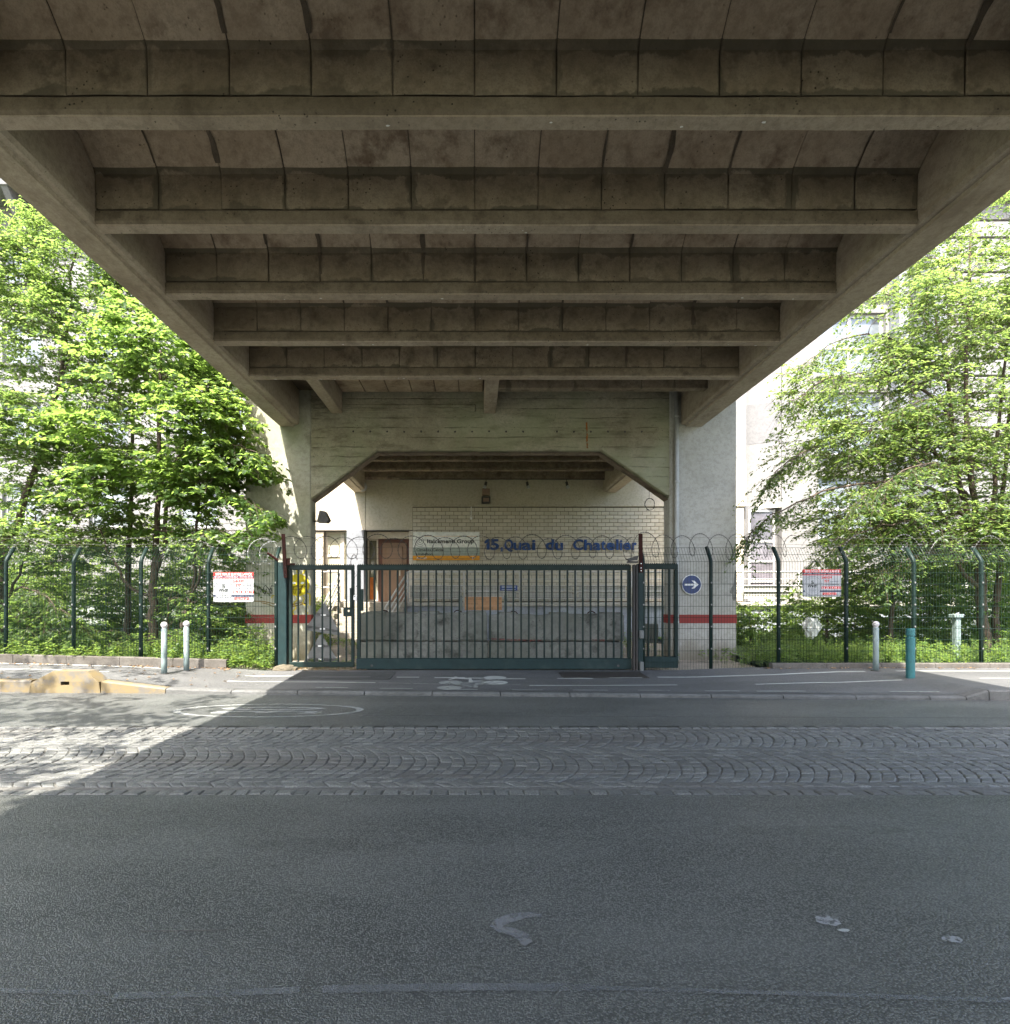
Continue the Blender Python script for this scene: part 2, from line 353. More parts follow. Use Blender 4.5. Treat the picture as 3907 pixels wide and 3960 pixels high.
def thing(name, label, cat, loc=(0, 0, 0), group=None):
    o = bpy.data.objects.new(name, None); COL.objects.link(o); o.location = loc; o.empty_display_size = .2
    return tag(o, label, cat, group)
def struct(o): o['kind'] = 'structure'; return o
def copy_tree(o, loc=None, parent=None):
    c2 = o.copy(); COL.objects.link(c2)
    if parent is not None: c2.parent = parent
    if loc is not None: c2.location = loc
    for ch in list(o.children): copy_tree(ch, None, c2)
    return c2
def text_mesh(body, size, bold=0., extrude=0., shear=0., align='LEFT', spacing=1.):
    cu = bpy.data.curves.new('lettering', 'FONT'); cu.body = body; cu.size = size; cu.offset = bold; cu.extrude = extrude; cu.shear = shear
    cu.align_x = align; cu.resolution_u = 3; cu.space_character = spacing
    ob = bpy.data.objects.new('lettering', cu); me = bpy.data.meshes.new_from_object(ob)
    bpy.data.objects.remove(ob); bpy.data.curves.remove(cu); return me
def text(body, x0, x1, z, cap, y, mat, parent, bold=.0, extrude=0., name='lettering', rot=0., shear=0.):
    """lettering standing in the X-Z plane facing the street, fitted between x0 and x1, cap height cap"""
    size = cap / .72; me = text_mesh(body, size, bold * size, extrude, shear)
    n = len(me.vertices); a = np.zeros(n * 3); me.vertices.foreach_get('co', a); a = a.reshape(-1, 3)
    mn, mx = a[:, 0].min(), a[:, 0].max(); X = x0 + (a[:, 0] - mn) / (mx - mn) * (x1 - x0); Z = z + a[:, 1]
    if rot:
        cx, cz = (x0 + x1) / 2, z; dx, dz = X - cx, Z - cz
        X = cx + dx * math.cos(rot) - dz * math.sin(rot); Z = cz + dx * math.sin(rot) + dz * math.cos(rot)
    b = np.stack([X, y - a[:, 2], Z], 1)
    me.vertices.foreach_set('co', b.ravel()); me.materials.clear(); me.materials.append(M[mat]); me.update()
    me.name = name; return link(name, me, parent)
def big_mesh(name, V, F, mat, parent=None, kind=None, label=None):     # numpy verts (n,3), tris or quads (m,k)
    me = bpy.data.meshes.new(name); V = np.ascontiguousarray(V, np.float32); F = np.ascontiguousarray(F, np.int32); k = F.shape[1]
    me.vertices.add(len(V)); me.vertices.foreach_set('co', V.ravel()); me.loops.add(F.size); me.loops.foreach_set('vertex_index', F.ravel())
    me.polygons.add(len(F)); me.polygons.foreach_set('loop_start', np.arange(0, F.size, k, dtype=np.int32)); me.polygons.foreach_set('loop_total', np.full(len(F), k, np.int32))
    me.update(calc_edges=True); me.materials.append(M[mat]); return link(name, me, parent, label, kind)
def wall(mb, x0, x1, z0, z1, y, yb, ops):     # wall sheet facing -Y with openings (x0,x1,z0,z1) and their reveals back to yb
    xs = sorted({x0, x1, *[q for o in ops for q in o[:2]]}); zs = sorted({z0, z1, *[q for o in ops for q in o[2:4]]})
    for i in range(len(xs) - 1):
        for j in range(len(zs) - 1):
            cx, cz = (xs[i] + xs[i + 1]) / 2, (zs[j] + zs[j + 1]) / 2
            if any(o[0] < cx < o[1] and o[2] < cz < o[3] for o in ops): continue
            mb.quad((xs[i], y, zs[j]), (xs[i + 1], y, zs[j]), (xs[i + 1], y, zs[j + 1]), (xs[i], y, zs[j + 1]))
    for a, b, c0, d in [o[:4] for o in ops]:
        mb.quad((a, y, c0), (a, yb, c0), (b, yb, c0), (b, y, c0)); mb.quad((a, y, d), (b, y, d), (b, yb, d), (a, yb, d))
        mb.quad((a, y, c0), (a, y, d), (a, yb, d), (a, yb, c0)); mb.quad((b, y, c0), (b, yb, c0), (b, yb, d), (b, y, d))
    return mb

# ------------------------------------------------------------------ ground, road, pavement
ZK = [(-60, .18), (-5.6, .18), (-4.4, .05), (6.85, .045), (7.15, .14), (60, .14)]
ZF = [(-60, .30), (-8.6, .28), (-4.5, .18), (-3.6, .125), (3.6, .125), (5, .18), (60, .2)]
def lerp(p, x): return float(np.interp(x, [a for a, b in p], [b for a, b in p]))
def yk(x): return 8.4 - .05 * max(-12, min(12, x))
YF = 10.42
def gz(x, y):
    t = min(max((y - yk(x)) / (YF - yk(x)), 0), 1); return (1 - t) * lerp(ZK, x) + t * lerp(ZF, x)
struct(MB().quad((-600, -500, -.35), (600, -500, -.35), (600, 700, -.35), (-600, 700, -.35)).build('ground', 'farland'))
road = struct(MB().quad((-70, -9, 0), (70, -9, 0), (70, 4.15, 0), (-70, 4.15, 0)).build('road', 'asphalt'))
mb = MB(); xs = list(np.linspace(-70, -12, 6)) + list(np.linspace(-11, 11, 23)) + list(np.linspace(12, 70, 6))
for a, b in zip(xs, xs[1:]): mb.quad((a, 6.42, 0), (b, 6.42, 0), (b, yk(b) + .03, 0), (a, yk(a) + .03, 0))
struct(mb.build('road_lane', 'asphalt2'))
mb = MB(); xs = sorted({*np.linspace(-70, -13, 8), *np.arange(-12, 12.01, .25), *np.linspace(13, 70, 8), *[a for a, b in ZK[1:-1]], *[a for a, b in ZF[1:-1]]})
NJ = 10; V = []; F = []
for x in xs:
    y0 = yk(x) + .17
    for j in range(NJ + 1):
        y = y0 + (YF + .06 - y0) * j / NJ; V.append((x, y, gz(x, y) + .004 * (noise.noise((x * .8, y * .8, 3)))))
for i in range(len(xs) - 1):
    for j in range(NJ): q = i * (NJ + 1) + j; F.append((q, q + NJ + 1, q + NJ + 2, q + 1))
pav = struct(MB().add(V, F).build('pavement', 'asphalt3', smooth=True))
# kerb stones, one by one where they can be told apart
kerb = bpy.data.objects.new('kerb', None); COL.objects.link(kerb); struct(kerb)
def kerbstone(mb, a, b, g=.006):
    a += g; b -= g; za, zb = lerp(ZK, a), lerp(ZK, b); c1 = .018; W_ = .165
    def sec(x, z): y = yk(x); return [(x, y, -.05), (x, y + .004, z - c1), (x, y + c1 + .01, z + .004), (x, y + W_, z + .004), (x, y + W_, -.05)]
    v = sec(a, za) + sec(b, zb)
    return mb.add(v, [(0, 1, 2, 3, 4), (9, 8, 7, 6, 5)] + [(i, 5 + i, 5 + (i + 1) % 5, (i + 1) % 5) for i in range(5)])
x = -11.73
while x < 12:
    e = x + 1.0
    if abs(x + 6.73) < .05: e = -5.64
    if not (-6.74 < x < -5.7):
        if x < 6.85 < e: e = 6.85
        elif abs(x - 6.85) < .01: e = 7.15
        kerbstone(MB(), x, e).build('kerb_stone', 'yellowkerb' if x < -4.7 else 'kerb', kerb)
    x = e
mb = MB()
for a in list(np.arange(-61, -11.8, 1.)) : kerbstone(mb, a, min(a + 1, -11.73))
for a in np.arange(x, 60, 1.): kerbstone(mb, a, a + 1)
mb.build('kerb_run', 'kerb', kerb, kind='stuff')
# yellow drainage kerb block with its slot
y0, y1 = 8.69, 8.94
o = [(-6.725, -.04), (-6.70, .15), (-6.38, .325), (-5.86, .325), (-5.67, .165), (-5.645, -.04)]; h = [(-6.255, .115), (-6.255, .17), (-6.125, .17), (-6.125, .115)]
v = [(a, y0 + (.02 if b > .2 else 0), b) for a, b in o] + [(a, y1, b) for a, b in o] + [(a, y0 + .012, b) for a, b in h] + [(a, y0 + .2, b) for a, b in h]
f = [(0, 1, 2, 13, 12), (2, 3, 14, 13), (3, 4, 5, 15, 14), (5, 0, 12, 15), (6, 11, 10, 9, 8, 7)] + [(i, i + 6, (i + 1) % 6 + 6, (i + 1) % 6) for i in range(6)]
f += [(12 + i, 16 + i, 16 + (i + 1) % 4, 12 + (i + 1) % 4) for i in range(4)] + [(16, 17, 18, 19)]
hb = MB().add(v, f).build('kerb_block', 'yellowkerb'); tag(hb, 'worn yellow painted trapezoid concrete kerb block with a drain slot', 'kerb block')
# cobbled strip
cob = struct(MB().quad((-70, 4.14, -.010), (70, 4.14, -.010), (70, 6.43, -.010), (-70, 6.43, -.010)).build('cobbled_strip', 'joint'))
stones = []
def stone(cs, zt):      # cs: four plan corners
    cx = sum(p[0] for p in cs) / 4; cy = sum(p[1] for p in cs) / 4; j = lambda: random.uniform(-.006, .006)
    base = [(cx + (p[0] - cx) * .94 + j(), cy + (p[1] - cy) * .93 + j()) for p in cs]
    top = [(cx + (p[0] - cx) * .82, cy + (p[1] - cy) * .82) for p in base]
    v = [(p[0], p[1], -.03) for p in base] + [(p[0], p[1], zt - .006) for p in base] + [(p[0], p[1], zt + random.uniform(-.003, .003)) for p in top] + [(cx, cy, zt + .003)]
    f = [(i, (i + 1) % 4, 4 + (i + 1) % 4, 4 + i) for i in range(4)] + [(4 + i, 4 + (i + 1) % 4, 8 + (i + 1) % 4, 8 + i) for i in range(4)] + [(8 + i, 8 + (i + 1) % 4, 12) for i in range(4)]
    return (cx, cy, v, f)
PC = .108
for ed in (0, 1):
    x = -11.
    while x < 12:
        w = random.uniform(.095, .135); y = 4.155 if ed == 0 else 6.305
        stones.append(stone([(x, y), (x + w, y), (x + w, y + .108), (x, y + .108)], random.uniform(-.004, .004))); x += w
for zc in (3.92, 4.98, 6.04, 7.1):
    hw = .53; nst = 10
    for k in range(-118, 118):
        sk_ = random.uniform(-.006, .006)
        for j in range(nst):
            def pt(u, kk):
                q = (u / nst) * 2 - 1; yy = zc + hw * q
                return (kk * PC + sk_ + .23 * (1 - q * q) + .012 * noise.noise((kk * .7, yy * 3, 1)), yy + .012 * noise.noise((kk * .6, yy * 4, 9)))
            cs = [pt(j, k), pt(j, k + 1), pt(j + 1, k + 1), pt(j + 1, k)]; cy = sum(p[1] for p in cs) / 4
            if not 4.30 < cy < 6.28: continue
            cs = [(a, min(max(b, 4.265), 6.30)) for a, b in cs]
            if -11 < cs[0][0] < 12: stones.append(stone(cs, random.uniform(-.004, .003)))
def visible(x, y): return -.80 * y < x < .91 * y
stones.sort(key=lambda s_: s_[1] if visible(s_[0], s_[1]) else 99 + s_[1])
for cx, cy, v, f in stones[:300]:
    MB().add(v, f).build('cobblestone', 'sett', cob)
mb = MB()
for cx, cy, v, f in stones[300:]: mb.add(v, f)
mb.build('cobblestones', 'sett', cob, kind='stuff', fix=False)
for a, b in ((-70, -11), (12, 70)): MB().quad((a, 4.15, -.004), (b, 4.15, -.004), (b, 6.42, -.004), (a, 6.42, -.004)).build('cobbled_end', 'sett', cob)
# painted markings
def gline(mb, pts, w, dz=.007, zf=gz):
    P = []
    for (a, b) in zip(pts, pts[1:]):
        n = max(1, int(math.hypot(b[0] - a[0], b[1] - a[1]) / .2))
        P += [(a[0] + (b[0] - a[0]) * i / n, a[1] + (b[1] - a[1]) * i / n) for i in range(n)]
    P.append(pts[-1]); L = []
    for i in range(len(P)):
        a, b = P[max(i - 1, 0)], P[min(i + 1, len(P) - 1)]; d = Vector((b[0] - a[0], b[1] - a[1])).normalized(); q = Vector((-d.y, d.x)) * w / 2
        for s_ in (1, -1): x_, y_ = P[i][0] + q.x * s_, P[i][1] + q.y * s_; L.append((x_, y_, zf(x_, y_) + dz))
    return mb.add(L, [(2 * i, 2 * i + 2, 2 * i + 3, 2 * i + 1) for i in range(len(P) - 1)])
flat = lambda x, y: 0.
for pts, w, m in [([(-12, 10.3), (-8.52, 10.28), (-6.9, 10.27), (-5.83, 10.18), (-5.5, 10.1)], .07, 'roadpaint'), ([(-12, 9.75), (-8.04, 9.76), (-7.18, 9.75), (-6.11, 9.61)], .06, 'roadpaint'),
                  ([(3.05, 9.69), (3.72, 9.69), (5.05, 9.72), (6.24, 9.97), (6.74, 10.0)], .085, 'roadpaint'), ([(7.23, 9.94), (9.2, 9.93), (13, 9.93)], .08, 'roadpaint'),
                  ([(-4.0, 9.3), (-2.36, 9.26), (-1.6, 9.2)], .05, 'roadpaint'), ([(-1.55, 9.2), (-.46, 9.06), (.7, 9.0)], .035, 'fadepaint'), ([(.83, 8.95), (1.85, 8.94), (3.13, 8.98)], .055, 'roadpaint'), ([(4.34, 8.97), (5.75, 9.07), (6.83, 9.25)], .055, 'roadpaint'), ([(7.95, 9.11), (8.42, 9.11), (12, 9.1)], .05, 'roadpaint')]:
    gline(MB(), pts, w).build('lane_line', m, pav)
for a, b in [((-3.9, 9.77), (-3.06, 9.83)), ((-2.85, 9.78), (-2.64, 9.78)), ((-2.6, 9.73), (-1.78, 9.72)), ((-1.33, 9.69), (-.95, 9.69)), ((-.69, 9.64), (-.18, 9.64)), ((.28, 9.53), (.82, 9.53)), ((1.35, 9.56), (1.94, 9.56)), ((2.22, 9.63), (2.77, 9.63))]:
    gline(MB(), [a, b], .075, .009).build('dash', 'roadpaint', pav)
for a, b, y in [(-2.44, -1.94, 8.80), (-1.45, -.95, 8.73), (-.36, .03, 8.64), (.54, .99, 8.60), (1.44, 1.96, 8.58), (2.4, 2.87, 8.56), (3.37, 3.87, 8.5), (4.11, 4.82, 8.46), (6.02, 6.72, 8.4)]:
    gline(MB(), [(a, y), (b, y - .02)], .05).build('dash', 'fadepaint', pav)
def bike(cx, cy, s_, mat='roadpaint'):      # s_ = +1 rider heads to +X
    mb = MB(); T = lambda u, w: (cx + s_ * u, cy + w)
    for w in (-.22, .22):
        P = [T(-.42 + .19 * math.cos(t), w + .17 * math.sin(t)) for t in np.linspace(0, 2 * math.pi, 24, endpoint=False)]
        mb.add([(a, b, gz(a, b) + .008) for a, b in P], [tuple(range(24))])
    for pts, w in [([(-.42, -.22), (-.02, -.12), (0, .2)], .05), ([(-.42, .22), (.22, .17)], .05), ([(-.02, -.12), (-.36, .05), (0, .2)], .05), ([(.2, .17), (.25, .32)], .05), ([(-.02, -.2), (-.02, -.03)], .07), ([(.22, .17), (.34, .05)], .05), ([(.0, .1), (.42, .22)], .06)]:
        gline(mb, [T(*p) for p in pts], w, .009)
    return mb.build('bicycle_symbol', mat, pav)
bike(-.10, 9.42, -1); bike(.02, 8.98, 1, 'fadepaint')
# ribbed tactile paving and the trench cover
def ribbed(name, x0, x1, y0, y1, n, mat, diag=0):
    mb = MB(); d = .006
    mb.quad(*[(a, b, gz(a, b) + d) for a, b in ((x0, y0), (x1, y0), (x1, y1), (x0, y1))])
    for i in range(n):
        a = x0 + (x1 - x0) * (i + .25) / n; b = a + (x1 - x0) / n * .5
        v = [(q, r_, gz(q, r_) + e) for e in (d, d + .010) for q, r_ in ((a, y0 + .01), (b, y0 + .01), (b, y1 - .01), (a, y1 - .01))]
        mb.add(v, [(4, 5, 6, 7), (0, 1, 5, 4), (1, 2, 6, 5), (3, 7, 6, 2), (0, 4, 7, 3)])
    return mb.build(name, mat, pav)
ribbed('ribbed_paving', -3.1, -1.42, 9.5, 10.28, 46, 'kerb'); M['cover'] = simple('cast_iron', (.055, .05, .045), .55, .3, 20)
ribbed('trench_cover', 1.46, 2.9, 9.62, 10.26, 40, 'cover')
# road markings: speed ellipse with 30, sealed joint, splashes
def ring(mb, cx, cy, a, b, w, z=.004, n=56):
    V = []; 
    for i in range(n):
        t = 2 * math.pi * i / n
        for s_ in (1, 0): V.append((cx + (a - (0 if s_ else w * 1.7)) * math.cos(t), cy + (b - (0 if s_ else w)) * math.sin(t), z))
    return mb.add(V, [(2 * i, 2 * ((i + 1) % n), 2 * ((i + 1) % n) + 1, 2 * i + 1) for i in range(n)])
ring(MB(), -2.62, 7.32, 1.2, .45, .055).build('speed_ellipse', 'oldpaint', road)
me = text_mesh('30', .62, .006); a = np.zeros(len(me.vertices) * 3); me.vertices.foreach_get('co', a); a = a.reshape(-1, 3); a[:, 0] -= (a[:, 0].min() + a[:, 0].max()) / 2; a[:, 1] -= a[:, 1].max() / 2
b = np.stack([-2.62 - a[:, 1] * 3.1, 7.32 + a[:, 0] * .78, np.full(len(a), .004)], 1); me.vertices.foreach_set('co', b.ravel()); me.materials.append(M['oldpaint']); me.update(); link('speed_number', me, road)
def blob(cx, cy, a, b, seed, z=.005, n=18):
    P = [(cx + a * math.cos(t) * (1 + .45 * noise.noise((math.cos(t) * 2 + seed, math.sin(t) * 2, seed))), cy + b * math.sin(t) * (1 + .45 * noise.noise((math.cos(t) * 2, math.sin(t) * 2 + seed, 3)))) for t in np.linspace(0, 6.283, n, endpoint=False)]
    return MB().add([(p[0], p[1], z) for p in P], [tuple(range(n))])
hk = [(.29, 2.555, .02), (.24, 2.56, .05), (.17, 2.545, .06), (.11, 2.51, .06), (.085, 2.475, .055), (.11, 2.445, .05), (.16, 2.425, .05), (.195, 2.395, .06), (.205, 2.36, .05), (.19, 2.335, .02)]
V = []
for i, (a, b, w) in enumerate(hk):
    p, q = hk[max(i - 1, 0)], hk[min(i + 1, 9)]; d = Vector((q[0] - p[0], q[1] - p[1])).normalized(); k = 1 + .5 * noise.noise((i * 1.7, 3, 1)); V += [(a - d.y * w * .5 * k, b + d.x * w * .5 * k, .005), (a + d.y * w * .5, b - d.x * w * .5, .005)]
MB().add(V, [(2 * i, 2 * i + 1, 2 * i + 3, 2 * i + 2) for i in range(9)]).build('paint_mark', 'splash', road)
blob(1.53, 2.515, .05, .04, 1).build('paint_mark', 'chip', road); blob(1.555, 2.44, .025, .012, 5).build('paint_mark', 'roadpaint', road)
blob(1.96, 2.375, .042, .025, 3).build('paint_mark', 'chip', road); blob(1.93, 2.02, .10, .012, 8).build('paint_mark', 'chip', road); blob(.0, 2.72, .03, .01, 2).build('paint_mark', 'splash', road)
for (x_, y_, a_, b_, s_) in [(-.9, 3.3, .5, .10, 11), (2.1, 3.5, .6, .08, 13), (.2, 7.1, .5, .14, 15)]: blob(x_, y_, a_, b_, s_, .003).build('oil_stain', 'oil', road)
gline(MB(), [(-1.42, 2.435), (-1.25, 2.44), (-1.05, 2.445)], .008, .004, flat).build('tar_mark', 'joint', road)
for pts, w in [([(-2.6, 2.09), (-1.7, 2.065), (-1.3, 2.05)], .022), ([(-1.28, 2.035), (-.9, 2.05), (-.63, 2.068)], .034), ([(-.55, 2.072), (0, 2.085), (.42, 2.08)], .04), ([(.42, 2.08), (1.1, 2.05), (1.7, 2.02), (2.4, 1.98)], .022)]:
    gline(MB(), pts, w, .005, flat).build('sealed_joint', 'seal', road)
gline(MB(), [(-6.5, 7.07), (-2.0, 7.0), (5, 6.85), (9, 6.8)], .02, .004, flat).build('lane_crack', 'seal', road)
for (x_, y_, s_) in [(-1.0, 7.6, 1), (.1, 6.6, 2), (-.18, 6.95, 3), (2.2, 7.0, 4), (1.35, 7.2, 6)]: blob(x_, y_, .06, .02, s_).build('paint_mark', 'splash', road)
# yard and verge behind the fence
mb = MB(); mb.quad((-4.95, YF, .105), (5.35, YF, .12), (5.7, 18.5, .10), (-4.95, 18.5, .10)); struct(mb.build('yard', 'dirt'))
for nm, a, b in (('verge', -60, -4.95), ('verge_strip', 5.5, 60)):
    mb = MB(); X = np.linspace(a, b, 70); Y = np.linspace(YF + .02, 20, 16)
    V = [(x, y, lerp(ZF, x) + .03 + .1 * max(0, noise.noise((x * .7, y * .7, 2)))) for x in X for y in Y]
    mb.add(V, [(i * 16 + j, (i + 1) * 16 + j, (i + 1) * 16 + j + 1, i * 16 + j + 1) for i in range(69) for j in range(15)]); struct(mb.build(nm, 'grassbed', smooth=True))
# low verge kerbs along the back of the pavement
for nm, x0, x1, dz, lab in (('verge_kerb', -14, -4.46, .155, 'low concrete kerb wall along the left verge below the fence'), ('verge_kerb', 5.3, 16, .085, 'low grey kerb edging along the right verge below the fence')):
    k = thing(nm, lab, 'kerb', ((x0 + x1) / 2, 10.4, .2)); n = int(round((x1 - x0) / 1.0))
    for i in range(n):
        a, b = x0 + (x1 - x0) * i / n + .004, x0 + (x1 - x0) * (i + 1) / n - .004; za, zb = lerp(ZF, a), lerp(ZF, b)
        v = [(a, 10.32, za - .1), (b, 10.32, zb - .1), (b, 10.45, zb - .1), (a, 10.45, za - .1), (a, 10.325, za + dz - .012), (b, 10.325, zb + dz - .012), (b, 10.45, zb + dz), (a, 10.45, za + dz), (a, 10.345, za + dz), (b, 10.345, zb + dz)]
        MB().add(v, [(0, 1, 5, 4), (4, 5, 9, 8), (8, 9, 6, 7), (3, 7, 6, 2), (0, 4, 8, 7, 3), (1, 2, 6, 9, 5)]).build('kerb_length', 'lowkerb', k)

# ------------------------------------------------------------------ viaduct
GB = 5.12
via = thing('viaduct', 'long concrete viaduct crossing overhead with ribbed underside', 'bridge', (0, 12.4, 0))
def girder(x0, x1, s_, y0, y1):        # s_ = side of the inner face
    ch = .05; xi, xo = (x1, x0) if s_ > 0 else (x0, x1); q = -s_
    poly = [(xo, 6.3), (xo, GB + .02), (xo - q * .02, GB), (xi + q * .11, GB), (xi + q * .095, GB + .035), (xi + q * .03, GB + .04), (xi, GB + .075), (xi, 6.3)]
    mb = MB(); n = int((y1 - y0) / .35)
    P = []
    for i in range(n + 1):
        y = y0 + (y1 - y0) * i / n; P.append([(a + (.012 * noise.noise((y * 1.7, 5 + s_, k)) if k in (1, 2) else .004 * noise.noise((y * 2, k, 1))), y, b + (.006 * noise.noise((y * 2.1, k, 4)) if b < 6 else 0)) for k, (a, b) in enumerate(poly)])
    m = len(poly); mb.add([p for sec in P for p in sec], [(i * m + k, i * m + (k + 1) % m, (i + 1) * m + (k + 1) % m, (i + 1) * m + k) for i in range(n) for k in range(m)] + [tuple(range(m)), tuple(n * m + k for k in range(m))])
    return mb.build('girder', 'girder', via)
for a, b in ((-16, 12.395), (12.805, 19.985)):
    girder(-4.21, -3.79, 1, a, b); girder(4.40, 4.87, -1, a, b)
mb = MB().box(-4.3, 6.1, -16, 19.98, 6.31, 6.6); mb.box(-4.3, -4.1, -16, 19.98, 6.6, 7.3); mb.box(5.92, 6.1, -16, 19.98, 6.6, 7.35); mb.box(4.9, 6.1, -16, 19.98, 6.2, 6.31); mb.build('deck', 'under', via)
BY = [4.60 + 1.3 * k for k in range(5)]; BACK = [4.60 - 1.3 * k for k in range(1, 16)]
def crossbeam(yb, mat='web'):
    mb = MB(); yf = yb - .14; x0, x1 = -3.795, 4.405; n = 26
    prof = [(yf - .012, GB + .155), (yf - .012, GB + .055), (yf + .012, GB + .035), (yf + .012, GB + .02), (yb - .015, GB + .01), (yb, GB + .03), (yb, 5.95), (yf + .03, 5.95), (yf + .03, GB + .16)]
    m = len(prof); P = []
    for i in range(n + 1):
        x = x0 + (x1 - x0) * i / n; P += [(x, a + .006 * noise.noise((x * 2.3, k, yb)), b + (.006 * noise.noise((x * 1.9, k + 3, yb)) if b < 5.5 else 0)) for k, (a, b) in enumerate(prof)]
    mb.add(P, [(i * m + k, i * m + (k + 1) % m, (i + 1) * m + (k + 1) % m, (i + 1) * m + k) for i in range(n) for k in range(m)] + [tuple(range(m)), tuple(n * m + k for k in range(m))])
    return mb
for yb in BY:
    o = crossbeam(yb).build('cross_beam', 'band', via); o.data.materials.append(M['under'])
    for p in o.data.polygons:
        if p.index < 26 * 9 and p.index % 9 in (2, 3, 4): p.material_index = 1  # beam undersides get a paler colour: light bounced off the ground, painted in
# jack-arch form panels between the beams, each a curved plate with a skirt down the beam face
def panel_prof(y0, y1):      # y0 = back of nearer beam, y1 = front of farther beam
    P = [(y0 + .012, GB + .17), (y0 + .02, 5.63)]
    for i in range(9):
        t = i / 8; P.append((y0 + .05 + (y1 - y0 - .10) * t, 5.67 + .24 * math.sin(math.pi * t) ** .8))
    return P + [(y1 - .022, 5.63), (y1 - .014, GB + .168)]
def panel(mb, x0, x1, y0, y1, seed):
    rnd = random.Random(seed); P = panel_prof(y0, y1); m = len(P); V = []; j = lambda: rnd.uniform(-.008, .008); tilt = rnd.uniform(-.01, .01)
    e0, e1 = j(), j(); d = rnd.uniform(0, .016)
    xs = [x0 + .002 + abs(e0) * .5, x0 + .012 + abs(e0), (x0 + x1) / 2, x1 - .012 - abs(e1), x1 - .002 - abs(e1) * .5]; dz = [.006, 0, -.004, 0, .006]
    for x, q in zip(xs, dz):
        for k, (a, b) in enumerate(P):
            nx = 1 if k >= m - 2 else (-1 if k < 2 else 0)
            V.append((x + tilt * (b - 5.5), a + nx * (q + d * .5), b + (q + d if not nx else 0)))
    return mb.add(V, [(i * m + k, i * m + k + 1, (i + 1) * m + k + 1, (i + 1) * m + k) for i in range(4) for k in range(m - 1)])
ALL = sorted(BACK + BY); NP = 13; PW = 8.19 / NP
far = MB(); sheet = MB(); smear = MB(); chips = MB()
for y0, y1 in zip(ALL, ALL[1:]):
    yf = y1 - .14
    for i in range(NP):
        x0 = -3.79 + PW * i; sd = int(y0 * 100) * 50 + i
        if y0 > 3: panel(MB(), x0, x0 + PW, y0, yf, sd).build('vault_panel', 'vault', via, fix=False)
        else: panel(far, x0, x0 + PW, y0, yf, sd)
        if y0 > 3:
            rb = random.Random(sd + 99)
            for _ in range(2):
                if rb.random() < .22:
                    cx_ = x0 + rb.uniform(0, PW); cy_ = yf + rb.uniform(.02, .09); r_ = rb.uniform(.006, .02); chips.add([(cx_ + r_ * rb.uniform(.5, 1.5) * math.cos(t), cy_ + r_ * .6 * math.sin(t), GB - .002) for t in (0, 1, 2, 3, 4, 5)], [(0, 1, 2, 3, 4, 5)])
        if y0 > 3 and i:
            rs = random.Random(sd + 7); P = panel_prof(y0, yf)
            if rs.random() < .5:
                wd = rs.choice((.008, .012, .016, .03)); k0 = rs.choice((3, 6, 7, 8)); k1 = rs.choice((9, 10, 10, 12)); V = []
                sub = [(P[k][0] + (P[k + 1][0] - P[k][0]) * u, P[k][1] + (P[k + 1][1] - P[k][1]) * u, k) for k in range(k0, min(k1 + 1, len(P) - 1)) for u in (0, .25, .5, .75)]
                for (a, b, k) in sub:
                    w1 = wd * (.7 + 1.1 * noise.noise((sd, a * 6, b * 6))); w2 = wd * (.7 + 1.1 * noise.noise((sd + 5, a * 6, b * 6))); q = (-.004, 0) if k >= len(P) - 2 else (0, -.004)
                    V += [(x0 - max(.004, w1), a + q[0], b + q[1]), (x0 + max(.004, w2), a + q[0], b + q[1])]
                smear.add(V, [(2 * j, 2 * j + 1, 2 * j + 3, 2 * j + 2) for j in range(len(sub) - 1)])
    P = [(a + (.03 if k > 10 else (-.03 if k < 2 else 0)), b + (.028 if 2 <= k <= 10 else 0)) for k, (a, b) in enumerate(panel_prof(y0, yf))]
    m = len(P); sheet.add([(x, a, b) for x in (-3.8, 4.41) for a, b in P], [(k, k + 1, m + k + 1, m + k) for k in range(m - 1)])
smear.build('mortar_smears', 'mortar', via, kind='stuff')
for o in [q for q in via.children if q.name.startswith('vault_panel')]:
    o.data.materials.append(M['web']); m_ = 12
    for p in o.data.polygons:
        if abs(p.normal.y) > .75: p.material_index = 1  # upright skirts coloured darker: stained concrete plus their weaker bounce light painted in
chips.build('pale_chips', 'whiteprint', via, kind='stuff')
far.build('vault_panels', 'vault', via, kind='stuff'); sheet.build('joint_mortar', 'mortar', via)
mb = MB()
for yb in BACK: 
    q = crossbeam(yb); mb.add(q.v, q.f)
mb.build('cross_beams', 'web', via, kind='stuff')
# last bay before the portal: flat soffit, two stub beams and one shallow beam
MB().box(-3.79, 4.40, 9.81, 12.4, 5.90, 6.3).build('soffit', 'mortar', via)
for x0, x1 in ((-3.10, -2.86), (.17, .43)): MB().box(x0, x1, 9.8, 12.4, 5.40, 5.9, .015).build('stub_beam', 'girder', via)
MB().box(.43, 4.40, 10.95, 11.12, 5.41, 5.9, .012).build('shallow_beam', 'web', via)
mb = MB()
for i in range(6): a = -2.85 + .5 * i; MB().box(a + .005, a + .492, 11.5, 12.3, 5.83, 5.89, .008).build('soffit_plank', 'vault', via)
